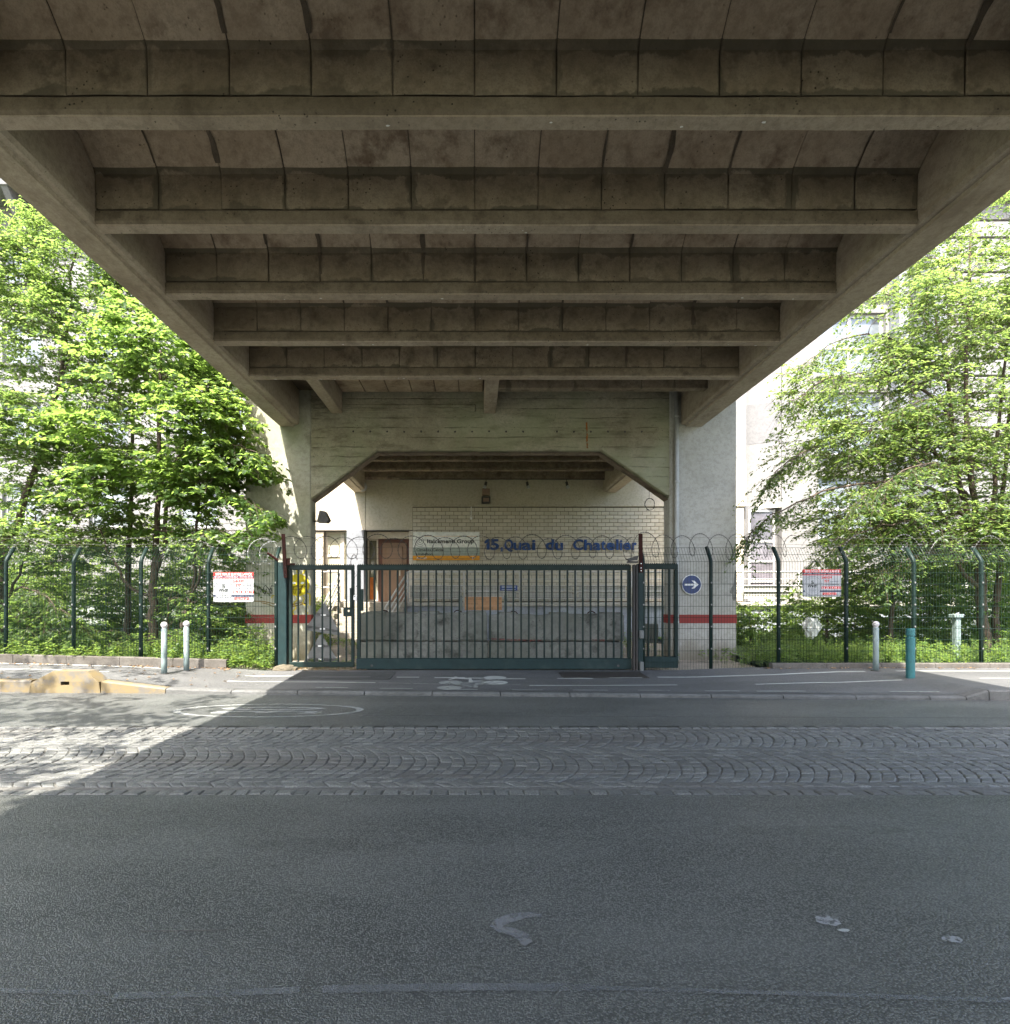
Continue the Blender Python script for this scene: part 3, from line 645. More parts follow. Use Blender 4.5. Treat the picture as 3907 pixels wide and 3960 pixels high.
# portal frame and piers
op = [(-3.54, 3.56), (-2.12, 4.61), (2.70, 4.61), (4.16, 3.60)]
mb = MB(); yF, yB = 12.42, 12.8
fr = [(-3.54, 5.9), (-3.54, 3.56), (-2.12, 4.61), (2.70, 4.61), (4.16, 3.60), (4.16, 5.9)]
def cols(a, b, n): return [(a[0] + (b[0] - a[0]) * i / n, a[1] + (b[1] - a[1]) * i / n) for i in range(n)]
low = cols(op[0], op[1], 12) + cols(op[1], op[2], 30) + cols(op[2], op[3], 12) + [op[3]]
V = []
for (x, z) in low: w = .012 * noise.noise((x * 3, z * 3, 5)); V += [(x, yF, 5.9), (x, yF, z + .03 + w), (x, yF + .05, z + w), (x, yB, z + w * .6), (x, yB, 5.9)]
mb.add(V, [(i * 5 + k, i * 5 + k + 1, i * 5 + k + 6, i * 5 + k + 5) for i in range(len(low) - 1) for k in range(4)]); mb.build('portal_wall', 'portal', via)
MB().box(-3.5, -.0, 12.395, 12.43, 5.44, 5.60, .01).build('ledge', 'portal', via)
mb = MB()
V = [(x, y, z + d) for (x, z) in low for (y, d) in ((yF + .06, -.014), (yB - .02, -.014))]
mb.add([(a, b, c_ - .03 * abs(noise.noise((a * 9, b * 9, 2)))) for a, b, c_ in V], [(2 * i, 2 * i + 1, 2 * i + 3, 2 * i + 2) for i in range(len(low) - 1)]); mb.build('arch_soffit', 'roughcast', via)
MB().box(-4.95, -3.54, 12.4, 12.8, 0, 7.2, .025).build('pier', 'pierL', via); MB().box(4.16, 5.60, 12.4, 12.8, 0, 7.2, .025).build('pier', 'pier', via)
for x0, x1 in ((-4.952, -3.538), (4.158, 5.602)): MB().box(x0, x1, 12.397, 12.803, .90, 1.085).build('red_stripe', 'redpaint', via, label='red painted band around the pier')
mb = MB()
for i in range(19):
    x = -3.0 + i * .365
    if random.random() < .92: mb.add([(x + .022 * math.cos(t), 12.417, 5.02 + random.uniform(-.01, .01) + .022 * math.sin(t)) for t in np.linspace(0, 6.28, 8, endpoint=False)], [tuple(range(8))])
mb.build('tie_holes', 'dark', via, kind='stuff')
MB().ribbon([(2.38, 5.22), (2.385, 5.1), (2.39, 4.85), (2.4, 4.66)], .035, 12.416).build('rust_streak', 'ruststain', via)
mb = MB().tube([(4.29, 12.34, .1), (4.29, 12.34, 5.85)], .048, 12, True)
for z in (.9, 2.4, 3.9, 5.3): mb.tube([(4.29, 12.34, z), (4.29, 12.34, z + .05)], .058, 12)
tag(mb.build('drain_pipe', 'grey', smooth=True), 'grey drain pipe running down beside the right pier', 'pipe')
MB().add([(a, 12.396, b) for a, b in ((5.50, 1.42), (5.545, 1.37), (5.575, 1.45), (5.595, 1.30), (5.598, 1.72), (5.595, 2.02), (5.57, 2.06), (5.55, 1.95), (5.53, 1.72), (5.48, 1.66), (5.455, 1.56), (5.50, 1.52))], [tuple(range(12))]).build('spalled_patch', 'block', via)
# ribs of the span behind the portal
for yb in (14.7, 16.0, 17.3, 18.6, 19.9):
    mb = MB(); n = 40; P = []; pr = [(yb - .2, 5.9), (yb - .2, 5.6), (yb - .17, 5.54), (yb, 5.54), (yb, 5.9)]
    for i in range(n + 1):
        x = -3.79 + 8.19 * i / n; P += [(x, a + .01 * noise.noise((x * 6, k, yb)), b + (.016 * noise.noise((x * 5, k, yb)) if b < 5.8 else 0)) for k, (a, b) in enumerate(pr)]
    mb.add(P, [(i * 5 + k, i * 5 + k + 1, i * 5 + k + 6, i * 5 + k + 5) for i in range(n) for k in range(4)]).build('rough_rib', 'roughcast', via)
MB().box(-3.79, 4.4, 12.81, 19.98, 5.88, 6.3).build('rear_soffit', 'roughcast', via)
# mural and graffiti on the left pier
mur = thing('sun_mural', 'yellow sun with a face and wavy rays painted on the left pier', 'mural', (-3.8, 12.39, 1.7)); cx, cz = -3.81, 1.72
mb = MB().add([(cx + .24 * math.cos(t), 12.394, cz + .24 * math.sin(t)) for t in np.linspace(0, 6.28, 40, endpoint=False)], [tuple(range(40))]); mb.build('disc', 'sunpaint', mur)
mb = MB()
for k in range(13):
    t = 2 * math.pi * k / 13 + .2; L_ = .34 if math.sin(t) > -.2 else .62
    P = []
    for i in range(9):
        r_ = .26 + (L_ - .24) * i / 8 * 1.0; q = .035 * math.sin(i * 1.6) * (1 if math.sin(t) < .4 else .3); x_ = cx + r_ * math.cos(t) - q * math.sin(t); P.append((min(x_, -3.56), cz + r_ * math.sin(t) + q * math.cos(t)))
    if math.cos(t) < .75: mb.ribbon(P, .026, 12.394)
mb.build('rays', 'sunpaint', mur)
for s_ in (-1, 1): MB().add([(cx + s_ * .09 + .04 * math.cos(t), 12.391, cz + .045 + .022 * math.sin(t)) for t in np.linspace(0, 6.28, 14, endpoint=False)], [tuple(range(14))]).build('eye', 'whiteprint', mur)
MB().ribbon([(cx - .11, cz - .03), (cx - .11, cz - .1), (cx + .1, cz - .1), (cx + .1, cz - .03), (cx - .11, cz - .03)], .012, 12.391).build('mouth', 'grafochre', mur)
gr = thing('graffiti', 'black and ochre sprayed scribble on the left pier behind the mesh fence', 'graffiti', (-4.4, 12.39, 1.5))
mb = MB(); x = -4.85
for k in range(8):
    P = [(x + .06 * math.sin(i * .9 + k) + .018 * i, 1.62 + .1 * math.cos(i * 1.25 + k * .7)) for i in range(9)]; mb.ribbon(P, .018, 12.394); x += .15
mb.build('scribble', 'graf', gr); mb = MB()
mb.ribbon([(-4.9 + .16 * i, 1.36 + .05 * math.sin(i * .8) - .06 * math.sin(i * .35)) for i in range(9)], .022, 12.3935); mb.ribbon([(-4.6 + .12 * i, 1.28 + .06 * math.cos(i * .9)) for i in range(9)], .02, 12.3935); mb.build('scribble', 'grafochre', gr)
# things fixed to the viaduct
def floodlight(loc, lab, s_=1, hang=False, group=None):
    t = thing('floodlight', lab, 'floodlight', loc, group); x, y, z = loc
    if hang:
        MB().tube([(x, y, z), (x, y, z - .12)], .01, 6).build('bracket', 'dark', t)
        MB().tube([(x, y, z - .1), (x + .03 * s_, y - .03, z - .24)], .045, 10).build('lamp_body', 'dark', t, smooth=True); MB().tube([(x + .03 * s_, y - .03, z - .22), (x + .05 * s_, y - .04, z - .31)], [.04, .068], 12).build('lamp_shade', 'grey', t, smooth=True)
    else:
        MB().tube([(x, y, z), (x + .13 * s_, y - .02, z + .0)], .02, 8).build('bracket', 'dark', t)
        MB().prism([(x + .1, z - .03), (x + .16, z + .22), (x + .27, z + .2), (x + .36, z + .02), (x + .3, z - .04)], 'y', y - .13, y + .1).build('lamp_body', 'dark', t)
    return t
for x, nm in ((.35, 'left'), (1.75, 'middle'), (3.10, 'right')): floodlight((x, 19.75, 5.53), 'small spotlight hanging from the rear soffit, ' + nm + ' one of the three', -1 if x < 1 else 1, True, 'spotlights under the rear span')
floodlight((-3.54, 12.62, 3.12), 'dark floodlight on a bracket at the inner edge of the left pier', 1)
t = thing('junction_box', 'two stacked dark lamp boxes on the rear wall above the bricks', 'wall lamp', (.34, 19.9, 4.9)); MB().box(.22, .48, 19.88, 19.985, 5.0, 5.24, .01).build('box', 'doorb', t); MB().box(.2, .5, 19.8, 19.985, 4.72, 4.96, .02).build('lamp_housing', 'dark', t); MB().box(.25, .45, 19.79, 19.80, 4.77, 4.9).build('lens', 'doorb', t)
t = thing('loudspeaker', 'grey horn loudspeaker under the left rear girder', 'loudspeaker', (-3.87, 19.9, 5.3)); MB().tube([(-3.87, 19.95, 5.28), (-3.87, 19.78, 5.27), (-3.87, 19.68, 5.26)], [.06, .1, .17], 14).build('horn', 'grey', t, smooth=True); MB().tube([(-3.87, 19.7, 5.26), (-3.87, 19.66, 5.26)], .06, 10).build('cone', 'white', t, smooth=True); MB().tube([(-3.87, 19.9, 5.28), (-3.87, 19.9, 5.55)], .015, 6).build('bracket', 'dark', t)
mb = MB().tube([(5.72, 19.0, 5.6), (5.70, 19.0, 4.72)], .008, 5); P = [(5.72 + .16 * math.cos(i * .55) + .02 * math.sin(i * 2.1), 19.0 + .02 * math.sin(i), 4.55 + .2 * math.sin(i * .55)) for i in range(32)]
tag(mb.tube(P, .008, 5).build('loose_cable', 'black'), 'loose black cable coiled and hanging near the right pier', 'cable')
mb = MB().tube([(-2.6, 19.7, 5.52), (1.0, 19.7, 5.52), (5.0, 19.7, 5.515)], .014, 6); tag(mb.build('conduit', 'dark'), 'thin dark conduit along the rear soffit above the spotlights', 'pipe')

# ------------------------------------------------------------------ office building behind
YW = 20.0
off_b = thing('office_building', 'large pale rendered office building closing the view behind the viaduct', 'building', (0, 22, 0))
def window(x0, x1, z0, z1, y, cols, rows, fm='framew', gm='glass', parent=None, fw=.07, mids=None, sill=True):
    mb = MB(); mb.box(x0, x0 + fw, y - .03, y + .05, z0, z1); mb.box(x1 - fw, x1, y - .03, y + .05, z0, z1); mb.box(x0 + fw, x1 - fw, y - .03, y + .05, z0, z0 + fw); mb.box(x0 + fw, x1 - fw, y - .03, y + .05, z1 - fw, z1)
    zs = [z0 + fw / 2 + (z1 - z0 - fw) * i / rows for i in range(rows + 1)]
    if mids: zs = [z0 + fw / 2] + mids + [z1 - fw / 2]
    xs = [x0 + fw / 2 + (x1 - x0 - fw) * i / cols for i in range(cols + 1)]
    for q in xs[1:-1]: mb.box(q - fw / 2, q + fw / 2, y - .028, y + .05, z0 + fw, z1 - fw)
    for q in zs[1:-1]: mb.box(x0 + fw, x1 - fw, y - .026, y + .048, q - fw / 2, q + fw / 2)
    w = mb.build('window', fm, parent)
    for i in range(len(xs) - 1):
        for j in range(len(zs) - 1): MB().box(xs[i] + fw / 2, xs[i + 1] - fw / 2, y + .01, y + .03, zs[j] + fw / 2, zs[j + 1] - fw / 2).build('pane', gm, w)
    if sill: MB().box(x0 - .06, x1 + .06, y - .30, y + .05, z0 - .07, z0 - .004).build('sill', 'facade2', w)
    return w
# left facade
opsL = [(x, x + 1.35, z, z + 1.5) for z in (3.9, 6.75, 9.55, 12.35) for x in (-22.6, -19.5, -16.4, -13.4, -10.3, -8.75) if not (z < 5 and x > -9)]
MBL = wall(MB(), -34, -5.56, 1.3, 15, YW, YW + .22, opsL); MBL.build('left_wall', 'facade', off_b)
for (a, b, c0, d) in opsL: window(a, b, c0, d, YW + .18, 2 if b - a > 1.2 else 1, 2, 'framew', 'glass', off_b, mids=[d - .5])
for z in (6.35, 9.15, 11.95): MB().box(-34, -5.56, YW - .04, YW, z - .05, z + .05).build('ledge', 'facade', off_b)
# middle bay: plaster band, entrance, bricks
MB().box(-5.56, -3.83, YW, YW + .3, 3.82, 15).build('plaster_panel', 'plaster', off_b); MB().box(-3.815, -2.19, YW, YW + .3, 3.82, 6.2).build('plaster_panel', 'plaster', off_b)
MB().box(-2.19, 9.36, YW, YW + .3, 4.66, 6.2).build('plaster_panel', 'plaster', off_b); MB().box(-3.815, 9.36, YW, YW + .3, 6.2, 15).build('upper_wall', 'facade', off_b)
MB().box(-5.56, -2.19, YW - .02, YW + .3, 3.795, 3.82).build('drip_edge', 'dark', off_b)
MB().box(-2.19, 9.3, YW - .05, YW, 4.63, 4.68, .01).build('ledge', 'plaster', off_b)
MB().box(-4.42, -3.83, YW - .25, YW + .2, 1.33, 3.795, .01).build('column', 'column', off_b)
mb = MB(); mb.ribbon([(-4.16 + .12 * math.cos(t) , 2.62 + .33 * math.sin(t)) for t in np.linspace(.5, 5.0, 16)], .045, YW - .254); mb.ribbon([(-4.2, 2.1), (-4.0, 2.35), (-3.95, 2.0), (-4.1, 1.85)], .03, YW - .254); mb.build('scribble', 'grafgrey', off_b)
window(-5.26, -4.66, 1.36, 3.79, YW + .25, 1, 4, 'frame', 'blind', off_b, .075, sill=False, mids=[1.95, 2.45, 2.95, 3.42][:3])
window(-4.655, -4.425, 1.36, 3.79, YW + .23, 1, 1, 'frame', 'glassd', off_b, .05, sill=False)
MB().box(-3.82, -2.30, YW + .25, YW + .5, 3.56, 3.79, .01).build('lintel', 'frame', off_b); MB().box(-2.31, -2.185, YW - .01, YW + .4, 1.33, 3.795, .01).build('door_jamb', 'frame', off_b)
window(-3.82, -3.45, 1.36, 3.555, YW + .42, 1, 1, 'frame', 'glassd', off_b, .05, sill=False)
MB().box(-3.73, -3.62, YW + .37, YW + .40, 1.42, 2.2).build('board', 'orangeb', off_b)
MB().box(-3.445, -2.315, YW + .42, YW + .5, 1.33, 3.555).build('panel', 'brown', off_b)
dr = MB().box(-3.16, -2.58, YW + .36, YW + .42, 1.36, 3.30, .015).build('door', 'doorb', off_b); MB().box(-3.30, -2.44, YW + .39, YW + .42, 1.34, 3.42, .01).build('door_frame', 'doorb', dr); MB().box(-2.70, -2.66, YW + .33, YW + .36, 2.25, 2.62).build('handle', 'frame', dr)
MB().lathe(-3.0, YW + .36, [(.0, 3.60), (.06, 3.61), (.085, 3.65), (.085, 3.69)], 14).build('camera_dome', 'dark', off_b, smooth=True)
MB().tube([(-.16, YW - .03, 4.62), (-.16, YW - .03, 4.30)], .014, 6).box(-.2, -.12, YW - .06, YW, 4.18, 4.28, .01).build('cable_duct', 'white', off_b)
# brick wall
MB().box(-2.185, 9.3, YW + .012, YW + .3, 1.3, 4.64).build('brick_backing', 'brickjoint', off_b); MB().box(-5.56, -5.265, YW + .012, YW + .35, 1.3, 3.795).build('brick_backing', 'brickjoint', off_b)
PX, PZ = .284, .1297
bm_ = MB().box(0, PX - .014, -.012, .02, 0, PZ - .014, .004).mesh('brick', 'brick'); rest = MB(); first = 0; cand = []
for r_ in range(25):
    z = 1.36 + r_ * PZ; x = -2.175 + (0 if r_ % 2 else -PX / 2)
    while x < 9.25:
        a, b = max(x, -2.18), min(x + PX - .014, 9.27)
        if b - a > .05: cand.append((r_, z, a, b))
        x += PX
    for a, b in (((-5.55, -5.28),) if r_ < 18 else ()): cand.append((r_, z, a, b))
full = [q for q in cand if q[3] - q[2] > .26 and -2.2 < q[2] < 5.0]; full.sort(key=lambda q: -q[1]); pick = set(full[:300])
for q in cand:
    if q in pick: o = bpy.data.objects.new('brick', bm_); COL.objects.link(o); o.parent = off_b; o.location = Vector((q[2], YW + random.uniform(-.004, .002), q[1])) - off(off_b)
    else: rest.box(q[2], q[3], YW - .012, YW + .02, q[1], q[1] + PZ - .014, .004)
rest.build('bricks', 'brick', off_b, kind='stuff', fix=False)
# right facade: a canted piece, a pilaster and the frontal wall with windows
mb = MB()
def canted(mb, z0, z1, t0=0, t1=1, d=0, m='facade'):
    A = Vector((8.6, 20.95)); B = Vector((10.57, 20.0)); a = A + (B - A) * t0; b = A + (B - A) * t1
    return mb.quad((a.x, a.y - d, z0), (b.x, b.y - d, z0), (b.x, b.y - d, z1), (a.x, a.y - d, z1))
canted(mb, 4.72, 15); mb.build('canted_wall', 'facade', off_b); canted(MB(), 6.9, 8.3, .30, 1, .006).build('repaint_patch', 'facade2', off_b)
q = canted(MB(), 4.60, 4.78, 0, 1, .06).build('ledge', 'slab', off_b)
MB().prism([(8.60, 20.95), (9.20, 20.66), (9.22, 20.75), (8.62, 21.05)], 'z', 6.75, 8.0).build('window', 'glass', off_b); canted(MB(), 6.68, 6.80, 0, .32, .05).build('sill', 'slab', off_b)
MB().box(9.3, 10.62, YW + .25, YW + .5, 1.3, 4.7).build('bay_backing', 'facade2', off_b)
MB().box(10.57, 11.03, YW - .06, YW + .3, 1.3, 15).build('pilaster', 'facade', off_b)
opsR = [(11.85, 14.2, z, z + 2.2) for z in (3.5, 6.4, 9.15, 11.9)]; opsR += [(17.5, 19.6, z, z + 2.2) for z in (3.5, 6.4, 9.15)]
wall(MB(), 11.03, 34, 1.3, 15, YW, YW + .22, opsR).build('right_wall', 'facade', off_b)
for (a, b, c0, d) in opsR: window(a, b, c0, d, YW + .18, 2, 2, 'framew', 'glass', off_b, .11, mids=[c0 + 1.05])
window(9.52, 10.45, 1.36, 4.55, YW + .2, 1, 4, 'framew', 'lilac', off_b, .07, mids=[2.05, 2.75, 3.45])
# roof eave and louvred stair tower at the right
MB().box(-36, 36, 18.9, 21.2, 15.0, 15.5, .02).build('eave', 'facade2', off_b); mb = MB()
for x in np.arange(-33, 34, 2.9): mb.prism([(18.95, 15.0), (20, 15.0), (20, 13.7)], 'x', x, x + .22)
mb.build('eave_brackets', 'facade2', off_b, kind='stuff'); MB().box(-36, 36, 21.1, 33, 1.2, 15.2).build('building_body', 'facade2', off_b)
tw = thing('stair_tower', 'pale stair tower with horizontal cladding bands behind the right tree', 'tower', (17, 19.4, 0))
MB().box(15.0, 15.5, 19.0, 20, 1.3, 15, .02).build('corner_column', 'column', tw); MB().box(14.3, 14.62, 19.5, 20, 1.3, 15, .02).build('corner_column', 'column', tw); MB().box(15.5, 22, 19.55, 20, 1.3, 15).build('wall', 'facade2', tw)
for i in range(22): z = 2.0 + .58 * i; MB().box(15.52, 22, 19.38, 19.55, z, z + .5, .01).build('cladding_band', 'facade', tw)
# loading dock with steps and railings
dk = thing('loading_dock', 'raised concrete loading dock along the office wall', 'loading dock', (3, 18.5, 0))
MB().box(-2.2, 16, 18.45, 20, 1.2, 1.32, .01).build('slab', 'slab', dk); MB().box(-5.56, -2.2, 18.45, 20.5, 1.2, 1.335, .01).build('landing', 'step', dk); MB().box(-2.2, 16, 18.56, 19.9, 0, 1.2).build('dock_wall', 'dockwall', dk); MB().box(-5.6, -2.2, 18.55, 20, 0, 1.2).build('landing_wall', 'step', dk)
mb = MB(); Yg = 18.556
for P in ([(8.70, .62), (8.86, 1.12), (8.92, 1.13), (8.98, .68)], [(8.80, .85), (8.96, .87)], [(9.24, 1.08), (9.12, 1.02), (9.06, .82), (9.1, .66), (9.2, .64)], [(9.26, .64), (9.38, 1.1), (9.44, 1.1), (9.48, .68)], [(9.32, .84), (9.46, .85)], [(9.72, 1.1), (9.6, 1.06), (9.53, .88), (9.56, .7), (9.68, .68)]): mb.ribbon(P, .045, Yg)
mb.build('graffiti_letters', 'graf', dk)
rl = thing('dock_railing', 'white tubular guard railing along the loading dock edge', 'railing', (4, 18.5, 1.32))
zs = [2.30, 2.07, 1.86, 1.67, 1.45]
for z in zs: MB().tube([(-2.17, 18.52, z), (15.8, 18.52, z)], .026 if z > 2.2 else .018, 8).build('rail', 'whiterail', rl, smooth=True)
for i in range(11): x = -2.17 + 1.79 * i; MB().tube([(x, 18.52, 1.31), (x, 18.52, 2.30)], .026, 8).build('post', 'whiterail', rl, smooth=True)
def perf():
    s = N('perforated_sheet'); v = s.n('ShaderNodeTexVoronoi'); v.inputs['Scale'].default_value = 1; v.inputs['Randomness'].default_value = 0; s.l(s.mapped((22, 22, 22)), v.inputs['Vector'])
    return s.fin(s.mix(s.ramp(v.outputs['Distance'], .38, .46), (.17, .16, .14), (.62, .60, .55)), .6)
M['perf'] = perf()
for a, b in ((-2.1, -.45), (-.3, 1.3), (1.5, 3.1), (3.3, 4.8), (5, 6.6), (8.6, 10.2), (10.4, 12)): MB().box(a, b, 18.545, 18.55, 1.48, 1.84).build('perforated_panel', 'perf', rl)
tag(MB().box(.78, 1.33, 18.49, 18.50, 1.70, 1.87, .003).build('blue_plate', 'blueplate'), 'small blue plate with white lines fixed on the dock railing', 'sign')
bp = bpy.data.objects['blue_plate']
for z in (1.83, 1.79, 1.73): MB().box(.83, 1.28, 18.486, 18.489, z, z + .012).build('print_line', 'whiteprint', bp)
st = thing('concrete_steps', 'pale concrete steps climbing to the office door', 'steps', (-3.4, 17.5, .1))
for i in range(7): MB().box(-4.32 - .03 * (6 - i), -2.2 - .06 * (6 - i), 16.75 + .26 * i, 18.46, .1 + .176 * i, .1 + .176 * (i + 1) - .003, .012).build('step', 'step', st)
for nm, A, B, lab in (('l', (-4.33, 18.4), (-4.45, 16.75), 'white sloping handrail on the left of the concrete steps'), ('r', (-2.17, 18.4), (-2.62, 16.75), 'white sloping handrail on the right of the concrete steps')):
    t = thing('handrail', lab, 'handrail', (A[0], 17.5, 1.2), 'handrails of the steps')
    for k, h in enumerate((.98, .74, .53, .32)): MB().tube([(A[0], A[1], 1.32 + h), (B[0], B[1], .2 + h)], .028 if k == 0 else .02, 8).build('rail', 'whiterail', t, smooth=True)
    for (x, y, z) in ((A[0], A[1], 1.32), (B[0], B[1], .2)): MB().tube([(x, y, z), (x, y, z + .98)], .028, 8).build('post', 'whiterail', t, smooth=True)
t = thing('landing_rail', 'white guard rail at the left end of the door landing', 'railing', (-4.9, 18.5, 1.3))
for z in (2.3, 1.8): MB().tube([(-5.6, 18.5, z), (-4.40, 18.5, z)], .024, 8).build('rail', 'whiterail', t, smooth=True)
MB().tube([(-5.55, 18.5, 1.3), (-5.55, 18.5, 2.3)], .024, 8).build('post', 'whiterail', t)

# ------------------------------------------------------------------ signs on the wall
YS = YW - .07
t = thing('company_sign', 'large white company sign with a spiral logo and an orange band on the brick wall', 'sign', (-1.03, YS, 3.2))
MB().box(-2.17, .13, YS, YS + .03, 3.215, 3.745, .004).build('white_panel', 'signw', t); MB().box(-2.17, .13, YS, YS + .03, 2.93, 3.213, .004).build('grey_panel', 'signg', t); MB().box(-2.17, .13, YS, YS + .03, 2.775, 2.928, .004).build('orange_panel', 'orange', t)
MB().box(-1.78, .13, YS - .002, YS, 3.595, 3.605).build('orange_line', 'orange', t); MB().box(-2.17, .13, YS - .002, YS, 3.068, 3.073).build('divider_line', 'ink', t)
y = YS - .004
text('Italcementi Group', -1.68, -.07, 3.36, .135, y, 'ink', t, .03); text('Ciments Calcia', -2.05, -1.13, 3.09, .085, y, 'ink', t, .02); text('Unibéton', -2.05, -1.49, 2.945, .085, y, 'ink', t, .02); text('Accueil', -2.05, -1.70, 2.81, .085, y, 'whiteprint', t, .006)
mb = MB(); P = []
for i in range(90):
    a = i * .19; r_ = .012 + .0088 * a * (1 + .012 * a); P.append((-1.935 + r_ * math.cos(a + 1.0), 3.425 + r_ * math.sin(a + 1.0)))
mb.ribbon(P, .011, y); mb.build('spiral_logo', 'ink', t)
MB().ribbon([(-.03, 2.85), (-.13, 2.85)], .022, y).ribbon([(-.09, 2.895), (-.135, 2.85), (-.09, 2.805)], .022, y).build('arrow', 'whiteprint', t)
t = thing('address_lettering', 'blue cut-out letters reading 15, Quai du Chatelier on the brick wall', 'lettering', (2.6, YW - .06, 3.14))
def one():
    x0 = (1800 / 2.05 - 898 + 200 / 2.723 / 2.05) * .01832
    MB().prism([(x0, 3.40), (x0 + .09, 3.50), (x0 + .185, 3.50), (x0 + .185, 3.14), (x0 + .08, 3.14), (x0 + .08, 3.375), (x0 + .02, 3.345)], 'y', YW - .08, YW - .03).build('letter', 'letter', t)
one()
def glyph(ch, d0, d1):
    x0, x1 = d0 * .01832 + (1800 / 2.05 - 898) * .01832 , d1 * .01832 + (1800 / 2.05 - 898) * .01832
    me = text_mesh(ch, .36 / .72, .015, .022); a = np.zeros(len(me.vertices) * 3); me.vertices.foreach_get('co', a); a = a.reshape(-1, 3); mn, mx = a[:, 0].min(), a[:, 0].max()
    rr = random.uniform(-.02, .02); X = x0 + (a[:, 0] - mn) / (mx - mn) * (x1 - x0); Z = 3.14 + a[:, 1] + rr * .3
    me.vertices.foreach_set('co', np.stack([X, YW - .055 - a[:, 2], Z], 1).ravel()); me.materials.append(M['letter']); me.update(); link('letter', me, t)
K = 1 / 2.723 / 2.05
for ch, a, b in (('5', 265, 355), (',', 370, 402), ('Q', 410, 503), ('u', 506, 590), ('a', 596, 692), ('i', 702, 738), ('d', 845, 935), ('u', 946, 1028), ('C', 1135, 1240), ('h', 1250, 1334), ('a', 1343, 1424), ('t', 1428, 1478), ('e', 1484, 1574), ('l', 1586, 1612), ('i', 1626, 1652), ('e', 1660, 1746), ('r', 1756, 1804)): glyph(ch, a * K, b * K)
t = thing('direction_sign', 'faded orange direction sign on two posts behind the sliding gate', 'sign', (.1, 14, .1))
for x in (-.36, .72): MB().box(x - .035, x + .035, 14.0, 14.07, .1, 1.50, .005).build('post', 'greybox', t)
for k, s_ in enumerate(('Parking visiteurs', 'Livraisons', 'Quai de déchargement')):
    z1 = 1.475 - .108 * k; MB().box(-.27, .63, 13.97, 13.995, z1 - .105, z1, .003).build('sign_panel', 'orangef', t)
    text(s_, -.235, -.235 + (.47, .29, .65)[k], z1 - .072, .048, 13.966, 'inkf', t, .004)
    MB().ribbon([(.54, z1 - .052), (.60, z1 - .052)], .01, 13.966).ribbon([(.575, z1 - .027), (.60, z1 - .052), (.575, z1 - .077)], .01, 13.966).build('arrow', 'inkf', t)

# ------------------------------------------------------------------ stacked concrete blocks behind the gate
def big_block(x0, x1, z0, z1, seed, lab, top):
    y0, y1 = 11.45, 12.05; rnd = random.Random(seed); mb = MB().box(x0, x1, y0, y1, z0, z1, .03)
    bm = bmesh.new(); me = bpy.data.meshes.new('t'); me.from_pydata(mb.v, [], mb.f); bm.from_mesh(me); bmesh.ops.subdivide_edges(bm, edges=[e for e in bm.edges if e.calc_length() > .2], cuts=9, use_grid_fill=True)
    for v in bm.verts:
        q = noise.noise(v.co * 4 + Vector((seed, 0, 0))) + .6 * noise.noise(v.co * 11)
        v.co += Vector((0, .007, .012)) * q
        if top and v.co.z > z1 - .05: v.co.z += .02 * q
    bmesh.ops.recalc_face_normals(bm, faces=bm.faces); bm.to_mesh(me); bm.free(); me.materials.append(M['block']); me.name = 'block'
    t = thing('concrete_block', lab, 'concrete block', ((x0 + x1) / 2, 11.7, z0), 'precast concrete blocks behind the gate'); link('block', me, t)
    if top:
        for x in np.linspace(x0 + .5, x1 - .6, 2): MB().tube([(x + .09 * math.cos(a), 11.75, z1 - .03 + .09 * math.sin(a)) for a in np.linspace(0, math.pi, 9)], .012, 6).build('lifting_loop', 'rust', t)
        for x in np.linspace(x0 + .2, x1 - .4, 3): MB().box(x, x + .42 * rnd.uniform(.7, 1.2), 11.5, 12.0, z1 - .02, z1 + .045, .015).build('top_stud', 'block', t)
    return t
big_block(-2.34, .25, .10, .57, 1, 'lower left concrete block, beneath the stained one, behind the gate', False); big_block(.27, 2.93, .10, .565, 2, 'lower right concrete block with fine cracks behind the gate', False)
big_block(-2.36, .235, .585, 1.13, 3, 'upper left concrete block with black water stains behind the gate', True)
ub = big_block(.265, 2.95, .585, 1.11, 4, 'upper right concrete block with a faint red line at its foot', True)
MB().ribbon([(.3, .63), (.7, .615), (1.1, .60), (1.3, .598)], .028, 11.435).ribbon([(2.3, .61), (2.55, .605)], .025, 11.435).build('red_line', 'redfade', ub)

# ------------------------------------------------------------------ gates
def teeth(mb, x0, x1, z, y, p=.033, h=.03):
    n = int((x1 - x0) / p)
    for i in range(n): a = x0 + (x1 - x0) * i / n; b = x0 + (x1 - x0) * (i + 1) / n; mb.prism([(a, z), (b, z), ((a + b) / 2, z + h)], 'y', y - .003, y + .003)
    return mb
g = thing('sliding_gate', 'wide dark green sliding gate of vertical bars with a solid bottom panel', 'gate', (.33, 10.6, .1))
ya, yb = 10.56, 10.62
MB().box(-2.175, 2.84, ya, yb, 1.945, 2.04, .008).build('top_rail', 'green', g); teeth(MB(), -2.16, 2.82, 2.039, 10.59).build('spike_strip', 'green', g, kind='stuff')
for x in (-2.175, 2.775): MB().box(x, x + .065, ya, yb, .335, 1.943, .006).build('stile', 'green', g)
n = 35
for i in range(1, n): x = -2.14 + (2.81 + 2.14) * i / n; MB().box(x - .0155, x + .0155, 10.575, 10.605, .335, 1.943, .003).build('bar', 'green', g)
MB().box(-2.185, 2.85, ya - .012, yb + .02, .13, .333, .012).build('bottom_panel', 'green2', g)
for x in (-1.9, 2.6): MB().tube([(x, ya - .02, .2), (x, ya - .012, .2)], .022, 10).build('bolt', 'dark', g)
